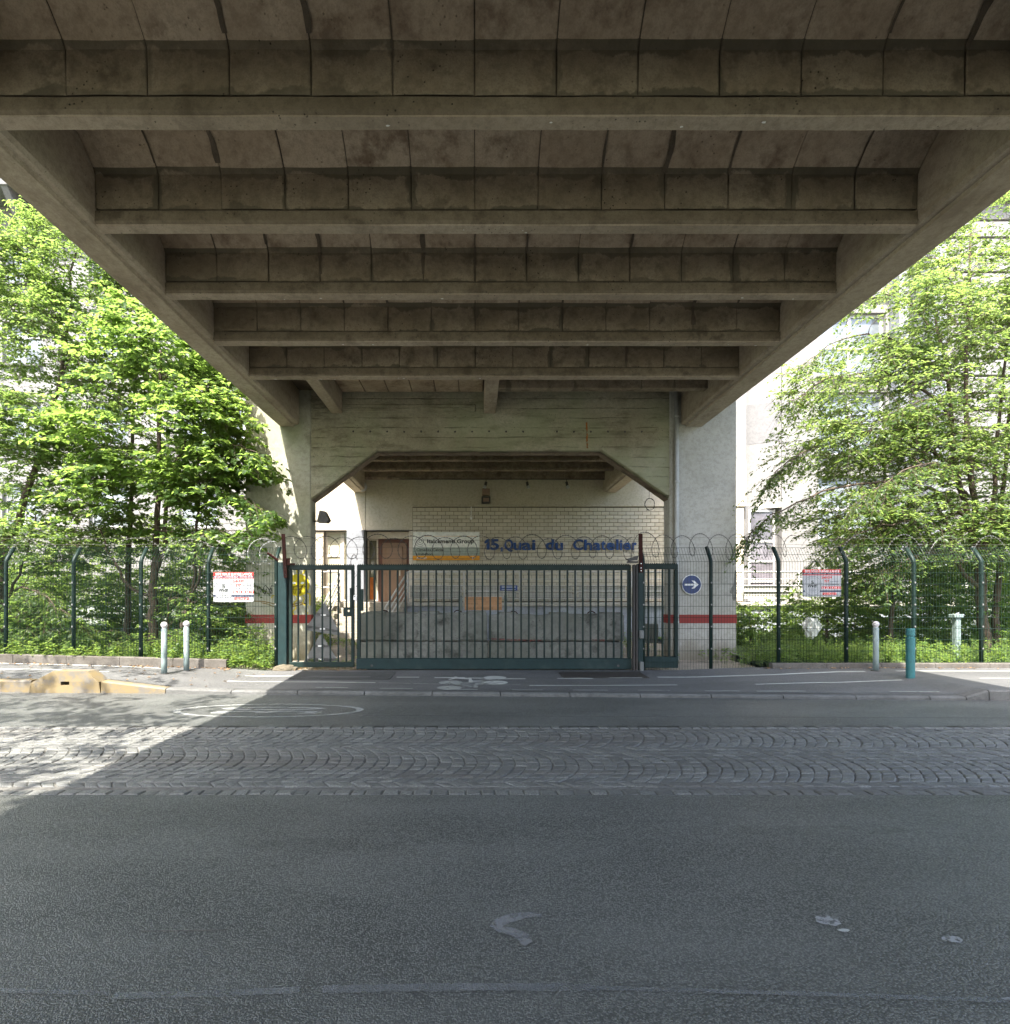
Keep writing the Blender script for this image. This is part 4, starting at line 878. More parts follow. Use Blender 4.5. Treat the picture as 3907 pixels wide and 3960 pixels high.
for x in (-1.6, 2.3): MB().tube([(x, 10.57, .14), (x, 10.61, .14)], .05, 14).build('wheel', 'dark', g)
MB().box(-2.11, -2.05, ya - .01, ya, 1.2, 1.6, .003).build('hasp_plate', 'green', g)
tag(MB().box(-2.6, 3.4, 10.55, 10.63, .06, .118, .005).build('gate_track', 'rail'), 'dark steel ground track under the sliding gate', 'track')
g = thing('side_gate', 'narrow dark green pedestrian gate with seven bars left of the sliding gate', 'gate', (-2.8, 10.6, .1))
MB().box(-3.42, -2.225, ya, yb, 1.95, 2.035, .008).build('top_rail', 'green', g); teeth(MB(), -3.40, -2.23, 2.034, 10.59).build('spike_strip', 'green', g, kind='stuff'); MB().box(-3.42, -2.225, ya, yb, .17, .265, .008).build('bottom_rail', 'green', g)
for x in (-3.42, -2.28): MB().box(x, x + .055, ya, yb, .267, 1.948, .006).build('stile', 'green', g)
for i in range(7): x = -3.255 + .147 * i; MB().box(x - .014, x + .014, 10.577, 10.603, .267, 1.948, .003).build('bar', 'green', g)
lp = [(-2.425, 1.10), (-2.282, 1.10), (-2.282, 1.265), (-2.425, 1.265)]
mb = MB(); nseg = 16; hole = [(-2.33 + .022 * math.cos(2 * math.pi * i / nseg + math.pi / 4), 1.20 + .022 * math.sin(2 * math.pi * i / nseg + math.pi / 4)) for i in range(nseg)]; hole = hole[8:] + hole[:8]
for yy in (10.57, 10.60):
    o = len(mb.v); mb.v += [(a, yy, b) for a, b in lp] + [(a, yy, b) for a, b in hole]
    for s_ in range(4): mb.f.append(tuple([o + s_, o + (s_ + 1) % 4] + [o + 4 + (4 * (s_ + 1) - j) % nseg for j in range(5)]))
mb.build('lock_box', 'green', g)
MB().box(-2.30, -2.26, ya - .02, ya, 1.25, 1.62, .004).build('latch_bar', 'green', g)
pd = thing('padlock', 'small padlock holding the side gate to the sliding gate', 'padlock', (-2.20, 10.54, 1.45)); MB().box(-2.235, -2.175, 10.53, 10.555, 1.40, 1.455, .008).build('body', 'clip', pd); MB().tube([(-2.205 + .022 * math.cos(a), 10.543, 1.455 + .035 * math.sin(a)) for a in np.linspace(0, math.pi, 9)], .006, 6).build('shackle', 'clip', pd)
# posts of the gate
t = thing('gate_post', 'square green gate post with rusty wire arms left of the side gate', 'post', (-3.53, 10.6, .1)); MB().box(-3.61, -3.45, 10.52, 10.68, .1, 2.09, .01).build('post', 'green2', t)
MB().prism([(-3.53, 2.60), (-3.47, 2.60), (-3.425, 1.80), (-3.485, 1.80)], 'y', 10.485, 10.515).build('bracket', 'rust', t); MB().tube([(-3.60, 10.52, 2.12), (-3.76, 10.42, 2.25)], .022, 6).build('wire_arm', 'rust', t); MB().box(-3.46, -3.38, 10.5, 10.52, 2.03, 2.16, .004).build('plate', 'rust', t); MB().box(-3.40, -3.30, 10.53, 10.55, 2.04, 2.07).build('hinge_lug', 'rust', t)
for z in (2.0, 1.86): MB().tube([(-3.455, 10.482, z), (-3.455, 10.485, z)], .01, 8).build('bolt', 'black', t)
mb = MB(); bm = bmesh.new(); bmesh.ops.create_icosphere(bm, subdivisions=3, radius=1)
for v in bm.verts: v.co = Vector((-3.48 + v.co.x * .22, 10.5 + v.co.y * .13, .14 + v.co.z * .085)) + Vector((1, .4, .5)) * .05 * noise.noise(v.co * 2.3)
me = bpy.data.meshes.new('concrete_footing'); bm.to_mesh(me); bm.free(); me.materials.append(M['step']); me.materials.clear(); me.materials.append(M['damp']); tag(link('concrete_footing', me), 'broken lump of concrete at the foot of the left gate post', 'footing')
t = thing('gate_guide_post', 'green post with dark guide rail at the right end of the sliding gate', 'post', (2.98, 10.6, .1)); MB().box(2.95, 3.05, 10.50, 10.62, .1, 2.06, .008).build('post', 'green2', t)
for x in (2.855, 2.905): MB().box(x, x + .035, 10.46, 10.56, .1, 2.04, .006).build('guide_rail', 'rail', t)
MB().prism([(2.955, 2.60), (3.02, 2.60), (3.03, 1.90), (2.965, 1.90)], 'y', 10.465, 10.495).build('bracket', 'rust', t)
for z in (2.06, 1.98, 1.93): MB().tube([(2.995, 10.462, z), (2.995, 10.465, z)], .009, 8).build('bolt', 'clip', t)
MB().box(2.965, 3.04, 10.43, 10.50, .70, .85, .012).build('sensor_box', 'greybox2', t); MB().box(2.97, 3.04, 10.43, 10.50, .1, .28, .012).build('foot_box', 'greybox2', t)
MB().box(2.74, 2.92, 10.38, 10.5, 2.07, 2.10, .004).build('lamp_bar', 'dark', t); MB().prism([(2.76, 2.1), (2.90, 2.12), (2.92, 2.20), (2.72, 2.14)], 'y', 10.36, 10.46).build('gate_lamp', 'dark', t)
g = thing('fixed_gate_panel', 'short fixed green barred panel right of the gate post', 'gate panel', (3.38, 10.62, .1))
MB().box(3.06, 3.72, 10.62, 10.67, 1.965, 2.06, .006).build('top_rail', 'green', g); teeth(MB(), 3.07, 3.71, 2.059, 10.645).build('spike_strip', 'green', g, kind='stuff'); MB().box(3.06, 3.72, 10.61, 10.68, .15, .36, .01).build('bottom_panel', 'green2', g); MB().box(3.66, 3.72, 10.62, 10.67, .362, 1.963, .005).build('stile', 'green', g)
for x in (3.18, 3.31, 3.44, 3.565): MB().box(x - .016, x + .016, 10.63, 10.66, .362, 1.963, .003).build('bar', 'green', g)
t = thing('utility_cabinet', 'grey green slatted utility cabinet behind the fixed panel', 'cabinet', (3.9, 13.2, .1)); MB().box(3.86, 4.14, 13.1, 13.3, .42, .86, .01).build('box', 'greybox', t)
for i in range(3): MB().box(3.88 + .09 * i, 3.95 + .09 * i, 13.08, 13.1, .44, .84, .004).build('slat', 'greybox', t)
MB().box(3.9, 3.94, 13.15, 13.2, .1, .42).box(4.06, 4.1, 13.15, 13.2, .1, .42).build('feet', 'dark', t)

# ------------------------------------------------------------------ mesh fences
def fence(name, lab, posts, ends, side):
    f = thing(name, lab, 'fence', (sum(posts) / len(posts), 10.53, .2))
    for x in posts:
        zg = max(.1, lerp(ZF, x) - .05); P = [(x, 10.53, zg), (x, 10.53, 1.2), (x, 10.53, 2.04), (x, 10.535, 2.10), (x, 10.56, 2.16), (x, 10.72, 2.37)]
        p = MB().tube(P, .033, 10).build('post', 'green', f, smooth=True); MB().tube([(x, 10.715, 2.362), (x, 10.724, 2.376)], .035, 10).build('post_cap', 'black', p)
        for z in (.5, .9, 1.3, 1.7): MB().box(x - .012, x + .012, 10.485, 10.5, z, z + .03, .003).build('clamp', 'galv', p)
    xs = [ends[0]] + [q for q in posts if ends[0] + .05 < q < ends[1] - .05] + [ends[1]]
    for a, b in zip(xs, xs[1:]):
        mb = MB(); n = max(1, int(round((b - a) / .0505))); zb = max(.13, lerp(ZF, (a + b) / 2) - .02)
        for i in range(n):
            x = a + (b - a) * (i + .5) / n; mb.tube([(x, 10.493, zb), (x, 10.493, 2.095), (x, 10.68, 2.365)], .0027, 3, False)
        z = 2.095
        while z > zb: mb.tube([(a, 10.488, z), (b, 10.488, z)], .0034, 4, False); z -= .2025
        for q in (.5, 1.0): mb.tube([(a, 10.488 + .187 * q, 2.095 + .27 * q), (b, 10.488 + .187 * q, 2.095 + .27 * q)], .0034, 4, False)
        mb.build('mesh_panel', 'greenwire', f, fix=False)
    for k, (yy, zz) in enumerate(((10.70, 2.44), (10.72, 2.56))):
        MB().tube([(ends[0], yy, zz), ((ends[0] + ends[1]) / 2, yy, zz - .02), (ends[1], yy, zz)], .0025, 3).build('strand_wire', 'wireg', f)
    return f
PL = [-3.64 - 1.231 * i for i in range(9)]; PR = [3.05 + 1.233 * i for i in range(10)]
fence('mesh_fence', 'green welded mesh security fence in front of the left trees', PL, (PL[-1], -3.62), -1)
fence('mesh_fence', 'green welded mesh security fence in front of the right pier and trees', PR, (3.06, PR[-1]), 1)
# barbed wire coils
def coil(x0, x1, r, pitch, y, zf, rad, mat, lab, barb=.05, seed=0, amp=1.):
    P = []; t = 0; rnd = random.Random(seed); ph = rnd.uniform(0, 6); x = x0
    while x < x1:
        u = t / (2 * math.pi); rr = r * (1 + .32 * noise.noise((u * .9, seed, 0))); bx = x0 + pitch * u + .05 * noise.noise((u * 1.3, 7, seed)); x = bx
        P.append((bx + .78 * rr * math.sin(t + ph), y + .45 * rr * math.sin(t + ph), zf(bx) + rr * math.cos(t + ph) + .03 * noise.noise((u * .7, 3, seed)))); t += .22
    o = tag(MB().tube(P, rad, 4, False).build('barbed_wire_coil', mat, fix=False), lab, 'barbed wire', 'barbed wire coils on the gate and fences'); mb = MB()
    acc = 0
    for a, b in zip(P, P[1:]):
        acc += (Vector(b) - Vector(a)).length
        if acc > barb:
            acc = 0; p = Vector(b)
            for d in ((1, .3, 1), (-1, .2, 1)): d = Vector(d).normalized() * .021; q = Vector((d.z, 0, -d.x)).normalized() * .005; mb.add([p - d, p + q, p + d, p - q], [(0, 1, 2, 3)])
    mb.build('barbs', mat, o, kind='stuff', fix=False); return o
coil(-3.4, 2.9, .205, .315, 10.58, lambda x: 2.36, .0055, 'wired', 'dark coil of barbed wire above the gates', seed=2)
coil(3.0, 5.9, .21, .34, 10.66, lambda x: 2.40, .0052, 'wired', 'barbed wire coil on the fence in front of the right pier', seed=5)
coil(5.9, 13.5, .22, .8, 10.70, lambda x: 2.38, .002, 'wireg', 'stretched thin barbed wire coil along the right fence top', seed=9)
coil(-12.5, -4.6, .2, .95, 10.70, lambda x: 2.34, .002, 'wireg', 'stretched thin barbed wire coil along the left fence top', seed=11)
coil(-4.02, -3.72, .23, .16, 10.6, lambda x: 2.28, .0042, 'wireb', 'bright steel razor wire loops left of the gate post', .09, 4)
sw = thing('strand_wires', 'thin straight wires strung above the gates between rusty brackets', 'wire', (-.3, 10.5, 2.4))
for z0, z1 in ((2.52, 2.5), (2.38, 2.34), (2.24, 2.28), (2.16, 2.2)): MB().tube([(-3.48, 10.5, z0), (-.4, 10.52, (z0 + z1) / 2 - .025), (2.99, 10.48, z1)], .0026, 3).build('strand', 'wired', sw)
# security signs hung on the fences
def security(x0, x1, z0, z1, y, lab):
    t = thing('security_sign', lab, 'sign', ((x0 + x1) / 2, y, z0), 'security signs on the fences'); w, h = x1 - x0, z1 - z0; X = lambda u: x0 + u * w; Z = lambda v: z1 - v * h
    MB().box(x0, x1, y, y + .004, z0, z1).build('board', 'secboard', t)
    R_ = lambda u0, u1, v0, v1, m, e=.001: MB().quad((X(u0), y - e, Z(v1)), (X(u1), y - e, Z(v1)), (X(u1), y - e, Z(v0)), (X(u0), y - e, Z(v0))).build('print_band', m, t)
    R_(0, 1, 0, .215, 'redprint'); R_(0, 1, .13, .185, 'navy', .002); R_(.49, 1, .625, .71, 'redprint'); R_(.45, 1, .77, .825, 'navy'); R_(0, .06, .77, .825, 'navy'); R_(.52, .88, .85, .94, 'redprint')
    e = y - .004
    text('SITE SOUS SURVEILLANCE', X(.06), X(.95), Z(.105), .08 * h, e, 'whiteprint', t, .022); text('SECURITE - GARDIENNAGE - SURVEILLANCE', X(.03), X(.97), Z(.175), .034 * h, e, 'whiteprint', t, .0)
    text('24H24', X(.49), X(.76), Z(.335), .085 * h, e, 'redprint', t, .02, rot=.06); text('7/7', X(.56), X(.69), Z(.475), .085 * h, e, 'redprint', t, .02, rot=.04); text('service', X(.72), X(.93), Z(.46), .05 * h, e, 'navy', t, .0, rot=.04)
    text('TOUTE LA FRANCE', X(.53), X(.94), Z(.575), .045 * h, e, 'navy', t); text('06 25 18 34 17', X(.505), X(.99), Z(.70), .058 * h, e, 'whiteprint', t, .006); text('www.fivesp.fr', X(.55), X(.86), Z(.92), .045 * h, e, 'whiteprint', t, .004)
    text('FIVE', X(.13), X(.38), Z(.655), .095 * h, e, 'ink', t, .03, shear=.3); text('5', X(.22), X(.29), Z(.53), .12 * h, e, 'ink', t, .02)
    text('CONTROLE', X(.15), X(.36), Z(.735), .028 * h, e, 'navy', t); text('SECURITE', X(.16), X(.35), Z(.79), .028 * h, e, 'navy', t); text('PRIVEE', X(.19), X(.32), Z(.84), .024 * h, e, 'navy', t)
    for rr, ww in ((.245, .0035), (.2, .002)): MB().ribbon([(X(.255) + rr * w * math.cos(a), Z(.60) + rr * w * math.sin(a)) for a in np.linspace(0, 6.29, 40)], ww, e + .001).build('round_emblem', 'navy', t)
    for u, v in ((.02, .97), (.98, .97), (.02, .06), (.98, .06)): MB().tube([(X(u), y - .02, Z(v)), (X(u), y + .004, Z(v))], .005, 5).build('cable_tie', 'black', t)
security(-4.775, -4.04, 1.365, 1.905, 10.51, 'white and red security sign on the left fence beside the pier'); security(5.945, 6.645, 1.46, 1.955, 10.51, 'white and red security sign on the right fence before the shrubs')
t = thing('direction_arrow_sign', 'round blue sign with a white arrow pointing right on the right pier', 'sign', (4.62, 12.37, 1.73)); C_ = lambda r_, y_, n=40: ([(4.62 + r_ * math.cos(a), 1.73 + r_ * math.sin(a)) for a in np.linspace(0, 2 * math.pi, n, endpoint=False)])
MB().prism(C_(.212, 0), 'y', 12.362, 12.385).build('rim', 'whiteprint', t); MB().prism(C_(.197, 0), 'y', 12.358, 12.3625).build('face', 'roundblue', t)
A = [(-.155, .02), (.06, .02), (-.005, .085), (.05, .085), (.145, 0), (.05, -.085), (-.005, -.085), (.06, -.02), (-.155, -.02)]
MB().add([(4.62 + a, 12.355, 1.73 + b) for a, b in A], [(0, 1, 7, 8), (1, 2, 3, 4), (1, 4, 7), (4, 5, 6, 7)]).build('arrow', 'whiteprint', t)
# warning signs seen from behind, leaning inside the side gate
def tri_sign(pts, y, lab):
    t = thing('warning_sign', lab, 'sign', (sum(p[0] for p in pts) / 3, y, min(p[1] for p in pts)), 'backs of triangular signs leaning at the side gate'); P = []
    for i in range(3):
        a, b, c_ = (Vector(pts[(i + k) % 3]) for k in (-1, 0, 1)); u = (a - b).normalized() * .06; v = (c_ - b).normalized() * .06
        for s_ in np.linspace(0, 1, 5): P.append(tuple(b + u * (1 - s_) ** 2 + v * s_ ** 2))
    MB().prism(P, 'y', y, y + .02).build('plate', 'galv', t)
    ap = max(pts, key=lambda p: p[1]); bs = sorted([p for p in pts if p is not ap]); base = ((bs[0][0] + bs[1][0]) / 2, (bs[0][1] + bs[1][1]) / 2); sl_ = (bs[1][1] - bs[0][1]) / (bs[1][0] - bs[0][0])
    for f, wd in ((.42, .13), (.87, .29)):
        cx_ = ap[0] + (base[0] - ap[0]) * f; cz_ = ap[1] + (base[1] - ap[1]) * f
        for dz in (-.012, .012): MB().prism([(cx_ - wd, cz_ + dz - .005 - wd * sl_), (cx_ + wd, cz_ + dz - .005 + wd * sl_), (cx_ + wd, cz_ + dz + .005 + wd * sl_), (cx_ - wd, cz_ + dz + .005 - wd * sl_)], 'y', y - .02, y).build('mounting_rail', 'dark', t)
        MB().box(cx_ - .05, cx_ + .05, y - .03, y - .005, cz_ - .016, cz_ + .016, .004).build('clip', 'clip', t)
tri_sign([(-2.88, 1.36), (-3.27, .83), (-2.57, .72)], 11.0, 'upper triangular warning sign seen from behind inside the side gate'); tri_sign([(-2.94, .77), (-3.28, .20), (-2.58, .20)], 10.95, 'lower triangular warning sign seen from behind inside the side gate')

# ------------------------------------------------------------------ bollards
def ball_bollard(x, y, lab, tilt=0):
    z = gz(x, y); t = thing('bollard', lab, 'bollard', (x, y, z), 'bollards on the pavement')
    MB().lathe(x, y, [(.046, z - .02), (.046, z + .2), (.046, z + .745), (.04, z + .755)], 18).build('post', 'bollard', t, smooth=True)
    MB().lathe(x, y, [(.03, z + .75), (.038, z + .765)] + [(max(.004, .054 * math.cos(a)), z + .81 + .054 * math.sin(a)) for a in np.linspace(-.9, 1.5, 9)], 18).build('knob', 'knob', t, smooth=True)
    MB().lathe(x, y, [(.075, z - .005), (.075, z + .006)], 14).build('collar', 'cover', t)
    t.rotation_euler = (0, R(tilt), 0)
ball_bollard(-5.2, 9.64, 'pale green bollard with white ball, nearer of the left pair'); ball_bollard(-5.02, 10.02, 'pale green bollard with white ball, farther of the left pair', 0); ball_bollard(6.98, 10.08, 'pale blue bollard with white ball near the right fence', 0)
x, y = 7.02, 9.33; z = gz(x, y); t = thing('bollard', 'thick turquoise steel bollard with a groove below its flat top', 'bollard', (x, y, z), 'bollards on the pavement')
MB().lathe(x, y, [(.062, z - .02), (.062, z + .655), (.05, z + .662), (.05, z + .685)], 20).build('post', 'teal', t, smooth=False); MB().lathe(x, y, [(.062, z + .685), (.062, z + .785), (.056, z + .797), (.0, z + .80)], 20).build('cap', 'teal', t)
t = thing('meter_post', 'pale green capped post standing behind the right fence', 'post', (9.15, 11.0, .2)); MB().box(9.10, 9.20, 10.95, 11.05, .2, 1.06, .008).build('post', 'bollard', t); MB().box(9.06, 9.23, 10.92, 11.08, 1.06, 1.13, .01).build('cap', 'bollard', t)
bm = bmesh.new(); bmesh.ops.create_icosphere(bm, subdivisions=4, radius=1)
for v in bm.verts: q = noise.noise(Vector((v.co.x * 3.2, v.co.y * 3.2, v.co.z * .7))) * .3; w_ = .55 + .45 * max(-1, min(1, -v.co.z)) ; v.co = Vector((7.9 + v.co.x * (.17 + q * .5) * (1.0 - .45 * max(0, -v.co.z)), 13.6 + v.co.y * (.08 + q * .25), .74 + v.co.z * (.25 + q * .2)))
me = bpy.data.meshes.new('plastic_sheet'); bm.to_mesh(me); bm.free(); me.materials.append(M['bag']); tag(link('plastic_sheet', me), 'crumpled white plastic sheet caught in the shrubs behind the right fence', 'plastic sheet')

# ------------------------------------------------------------------ trees and plants
rng = np.random.default_rng(11)
def leaf_quads(base, d, n, L, Wd):        # arrays (k,3): leaf base, direction, normal; two triangles folded on the midrib
    d = d / np.linalg.norm(d, axis=1, keepdims=True); s_ = np.cross(d, n); s_ /= np.linalg.norm(s_, axis=1, keepdims=True) + 1e-9; n = np.cross(s_, d)
    L = L[:, None]; Wd = Wd[:, None]; m = base + d * L * .45
    V = np.stack([base, m + s_ * Wd * .5 + n * Wd * .18, base + d * L - n * L * .1, m - s_ * Wd * .5 + n * Wd * .18], 1).reshape(-1, 3)
    k = np.arange(len(base))[:, None] * 4
    return V, np.concatenate([k + np.array([[0, 2, 1]]), k + np.array([[0, 3, 2]])], 1).reshape(-1, 3)
def spray(p, dirn, L, n_leaf, droop):     # flat leafy spray; returns base, dir, normal arrays and the twig polylines
    d = np.array(dirn, float); d /= np.linalg.norm(d) + 1e-9; side = np.cross(d, (0, 0, 1)); side /= np.linalg.norm(side) + 1e-9
    B = []; D = []; tw = []
    def run(p0, d0, L0, n):
        P = [p0 + d0 * L0 * t - np.array((0, 0, droop * L0 * t * t)) for t in np.linspace(0, 1, 4)]; tw.append(P)
        t = rng.uniform(.12, 1.02, n); B.append(p0 + d0 * (L0 * t)[:, None] - np.outer(droop * L0 * t * t, (0, 0, 1)) + rng.normal(0, .012, (n, 3)))
        sg = rng.choice((-1, 1), n); s2 = np.cross(d0, (0, 0, 1)); s2 /= np.linalg.norm(s2) + 1e-9
        D.append(d0 * rng.uniform(.25, .9, n)[:, None] + s2 * (sg * rng.uniform(.5, 1.1, n))[:, None] + np.outer(rng.uniform(-.75, .1, n), (0, 0, 1)))
    run(p, d, L, n_leaf // 3); k = 4
    for i in range(k):
        t = .15 + .7 * i / k; q = p + d * L * t - np.array((0, 0, droop * L * t * t)); sg = 1 if i % 2 else -1
        d2 = d * .75 + side * sg * rng.uniform(.6, 1) + np.array((0, 0, rng.uniform(-.25, .2))); d2 /= np.linalg.norm(d2); run(q, d2, L * rng.uniform(.4, .62) * (1 - .4 * t), max(2, (n_leaf * 2 // 3) // k))
    B = np.concatenate(B); D = np.concatenate(D); Nn = np.array((0, 0, 1.)) + rng.normal(0, .38, (len(B), 3)) + d * .25; return B, D, Nn, tw
DENS = 2.35
def tree(name, lab, base, stems, limbs, blobs, leaf, mat, seed, droop=.35, thr=-.12, nl=30, group=None, twigs=True, cat='tree', sl_=(.45, .85), out=None):
    global rng; rng = np.random.default_rng(seed); nl = int(nl * 1.45); t = thing(name, lab, cat, base, group); wood = MB(); NP_ = []; NR = []
    def limb(P, r0, r1, n=7, lv=6):
        wood.tube([tuple(p) for p in P], list(np.linspace(r0, r1, len(P))), lv, False)
        for p, r in zip(P, np.linspace(r0, r1, len(P))): NP_.append(np.array(p)); NR.append(r)
    def smooth(P, k=4, j=.02):
        P = [np.array(p, float) for p in P]; o = []
        for i in range(len(P) - 1):
            p0, p1, p2, p3 = P[max(i - 1, 0)], P[i], P[i + 1], P[min(i + 2, len(P) - 1)]
            for u in np.linspace(0, 1, k, endpoint=False): o.append(.5 * ((2 * p1) + (-p0 + p2) * u + (2 * p0 - 5 * p1 + 4 * p2 - p3) * u * u + (-p0 + 3 * p1 - 3 * p2 + p3) * u ** 3) + rng.normal(0, j, 3) * (i + u > .3))
        return o + [P[-1]]
    for P, r0, r1 in stems: limb(smooth(P), r0, r1, lv=9)
    axis = np.array(base, float)
    SB = []; SD = []; SN = []
    def add_spray(p, d, L, n):
        B, D, Nn, tw = spray(p, d, L, n, droop); SB.append(B); SD.append(D); SN.append(Nn)
        if twigs:
            for P in tw[:3]: wood.tube([tuple(q) for q in P], [.004, .0035, .003, .0015], 3, False)
    def branch(target, frac=.55):
        A = np.array(NP_); cost = np.linalg.norm(A - target, axis=1) + np.maximum(0, A[:, 2] - target[2] + .1) * 1.6; i = int(np.argmin(cost)); p0 = A[i]; v = target - p0; L = np.linalg.norm(v)
        if L < .15: return v
        r0 = min(NR[i] * .62, .006 + .011 * L); m = p0 + v * .5 + np.array((0, 0, .10 * L)) + rng.normal(0, .05 * L, 3); limb(smooth([p0, m, target], 4, .012), r0, max(.004, r0 * .3), lv=5); return target - m
    for P, r0 in limbs:                   # explicit limbs, given from the stem outwards; sprays hang along them
        Q = smooth(P, 6, .02); limb(Q, r0, .006, lv=6); n = len(Q)
        for i in range(n // 3, n):
            d = Q[min(i + 1, n - 1)] - Q[max(i - 1, 0)]; d = d / (np.linalg.norm(d) + 1e-9); sd = np.cross(d, (0, 0, 1))
            for s_ in (-1, 1): add_spray(Q[i] + rng.normal(0, .03, 3), d * rng.uniform(.5, 1) + sd * s_ * rng.uniform(.3, .9) + np.array((0, 0, rng.uniform(-.45, .1))), rng.uniform(*sl_), nl)
    T = []
    for (cx, cy, cz, rx, ry, rz, n) in blobs:
        k = 0; n = int(n * DENS)
        while k < n:
            q = rng.normal(0, 1, 3); q /= np.linalg.norm(q); q = q * rng.uniform(.25, 1) ** .5; p = np.array((cx + q[0] * rx, cy + q[1] * ry, cz + q[2] * rz)); k += 1
            if noise.noise(Vector(p * 1.15) + Vector((seed, 0, 0))) < thr: continue
            if out and out(p): continue
            T.append(p)
    T.sort(key=lambda p: min(np.linalg.norm(p - a) for a in NP_[::3]))
    for p in T:
        v = branch(p); h = p - axis; h[2] = 0; h /= np.linalg.norm(h) + 1e-6; vv = v / (np.linalg.norm(v) + 1e-6)
        add_spray(p, h * .6 + vv * .7 + rng.normal(0, .35, 3) * np.array((1, 1, .4)), rng.uniform(*sl_), nl)
    B = np.concatenate(SB); D = np.concatenate(SD); Nn = np.concatenate(SN)
    if out: keep = np.array([not out(b) for b in B]); B, D, Nn = B[keep], D[keep], Nn[keep]
    L = leaf[0] * rng.uniform(.5, 1.3, len(B)); V, F = leaf_quads(B, D, Nn, L, L * leaf[1] * rng.uniform(.85, 1.15, len(B)))
    wood.build('trunk', 'bark', t, smooth=True, fix=False); big_mesh('crown', V, F, mat, t); return t
def clear(p):       # keep leaves out of the viaduct and walls
    x, y, z = p
    return (-5.0 < x < 5.65 and z > 2 and y > 12.3) or (-4.45 < x < 6.4 and z > 4.95) or y > 19.85 or (-3.75 < x < 4.3)
zt = .25
tree('maple_tree', 'leafy maple with a forked trunk behind the left fence', (-7.03, 12.6, zt), [
    ([(-7.0, 12.6, .2), (-7.05, 12.6, 1.0), (-7.03, 12.6, 1.9), (-6.98, 12.6, 2.5), (-6.95, 12.65, 3.6), (-6.9, 12.6, 5.2), (-6.8, 12.5, 6.8)], .105, .03), ([(-7.0, 12.6, 2.0), (-6.78, 12.55, 2.5), (-6.62, 12.4, 3.4), (-6.2, 12.2, 4.6), (-5.9, 12.1, 5.8)], .06, .02),
    ([(-7.03, 12.6, 1.45), (-7.45, 12.4, 1.75), (-7.75, 12.3, 2.3), (-8.0, 12.3, 2.9)], .04, .015)],
    [([(-6.62, 12.4, 3.4), (-5.7, 11.8, 3.6), (-4.7, 11.4, 3.45), (-4.05, 11.2, 3.1)], .03), ([(-6.2, 12.2, 4.4), (-5.2, 11.7, 4.6), (-4.3, 11.4, 4.3)], .028), ([(-6.9, 12.5, 2.9), (-5.6, 11.6, 2.75), (-4.55, 11.2, 2.75)], .025)],
    [(-6.7, 12.3, 5.2, 1.9, 1.5, 2.0, 220), (-5.7, 11.9, 4.5, 1.2, 1.1, 1.2, 110), (-7.3, 12.2, 3.6, 1.6, 1.3, .8, 60), (-6.4, 12.3, 7.0, 1.3, 1.2, 1.3, 80)], (.115, .85), 'leafA', 21, .35, -.1, 26, 'trees behind the left fence', out=clear)
tree('hornbeam_tree', 'slender dark tree with twisted stems beside the left security sign', (-6.3, 12.3, zt), [
    ([(-6.5, 12.3, .3), (-6.3, 12.3, .75), (-6.05, 12.3, 1.5), (-5.98, 12.3, 2.4), (-5.9, 12.25, 3.6), (-5.8, 12.2, 5.0)], .055, .015), ([(-6.1, 12.3, 1.35), (-5.85, 12.2, 1.9), (-5.72, 12.1, 2.6), (-5.5, 12.0, 3.3)], .035, .01), ([(-6.45, 12.25, .5), (-6.55, 12.2, 1.0), (-6.45, 12.2, 1.5)], .03, .01), ([(-6.1, 12.3, 1.3), (-5.6, 12.1, 1.55), (-5.1, 12, 1.75)], .02, .008)],
    [], [(-5.6, 12.1, 3.0, .9, .8, .9, 45), (-5.5, 12.4, 2.0, .7, .6, .5, 28), (-6.0, 12.5, 1.4, .9, .6, .6, 30)], (.085, .62), 'leafB', 22, .4, -.1, 28, 'trees behind the left fence', out=clear)
tree('hornbeam_tree', 'tall leaning tree with a dark trunk at the left edge of the view', (-10.5, 12.7, zt), [
    ([(-10.55, 12.7, .2), (-10.45, 12.7, 1.4), (-10.4, 12.7, 2.3), (-10.0, 12.7, 3.4), (-9.6, 12.8, 4.8), (-9.25, 12.9, 6.6), (-9.0, 13.0, 9.2)], .13, .02), ([(-10.35, 12.7, 2.4), (-10.6, 12.4, 3.6), (-10.8, 12.2, 5.5)], .07, .02), ([(-10.5, 12.6, 1.1), (-9.9, 12.3, 1.5), (-9.6, 12.3, 2.4), (-9.3, 12.2, 3.2)], .04, .012), ([(-9.6, 12.8, 4.8), (-9.2, 12.5, 5.6), (-8.7, 12.4, 6.6)], .04, .015)],
    [([(-9.9, 12.4, 1.5), (-9.2, 11.7, 1.65), (-8.4, 11.3, 1.45), (-7.7, 11.2, .95)], .02), ([(-10.3, 12.5, 1.3), (-9.4, 11.6, 1.2), (-8.6, 11.2, .8)], .02)],
    [(-9.9, 12.5, 6.6, 1.7, 1.5, 2.3, 420), (-9.0, 12.7, 8.7, 1.1, 1.0, 1.4, 170), (-10.3, 12.6, 8.6, 1.2, 1.0, 1.4, 130), (-10.6, 12.2, 4.0, 1.8, 1.5, 1.6, 220), (-8.6, 12.3, 5.0, 1.2, 1.1, 1.2, 90), (-8.4, 12.2, 2.9, 1.4, 1.0, .7, 75), (-9.6, 12.0, 2.3, 1.3, .9, .7, 60)], (.085, .6), 'leafB', 23, .32, -.1, 30, 'trees behind the left fence', out=clear)
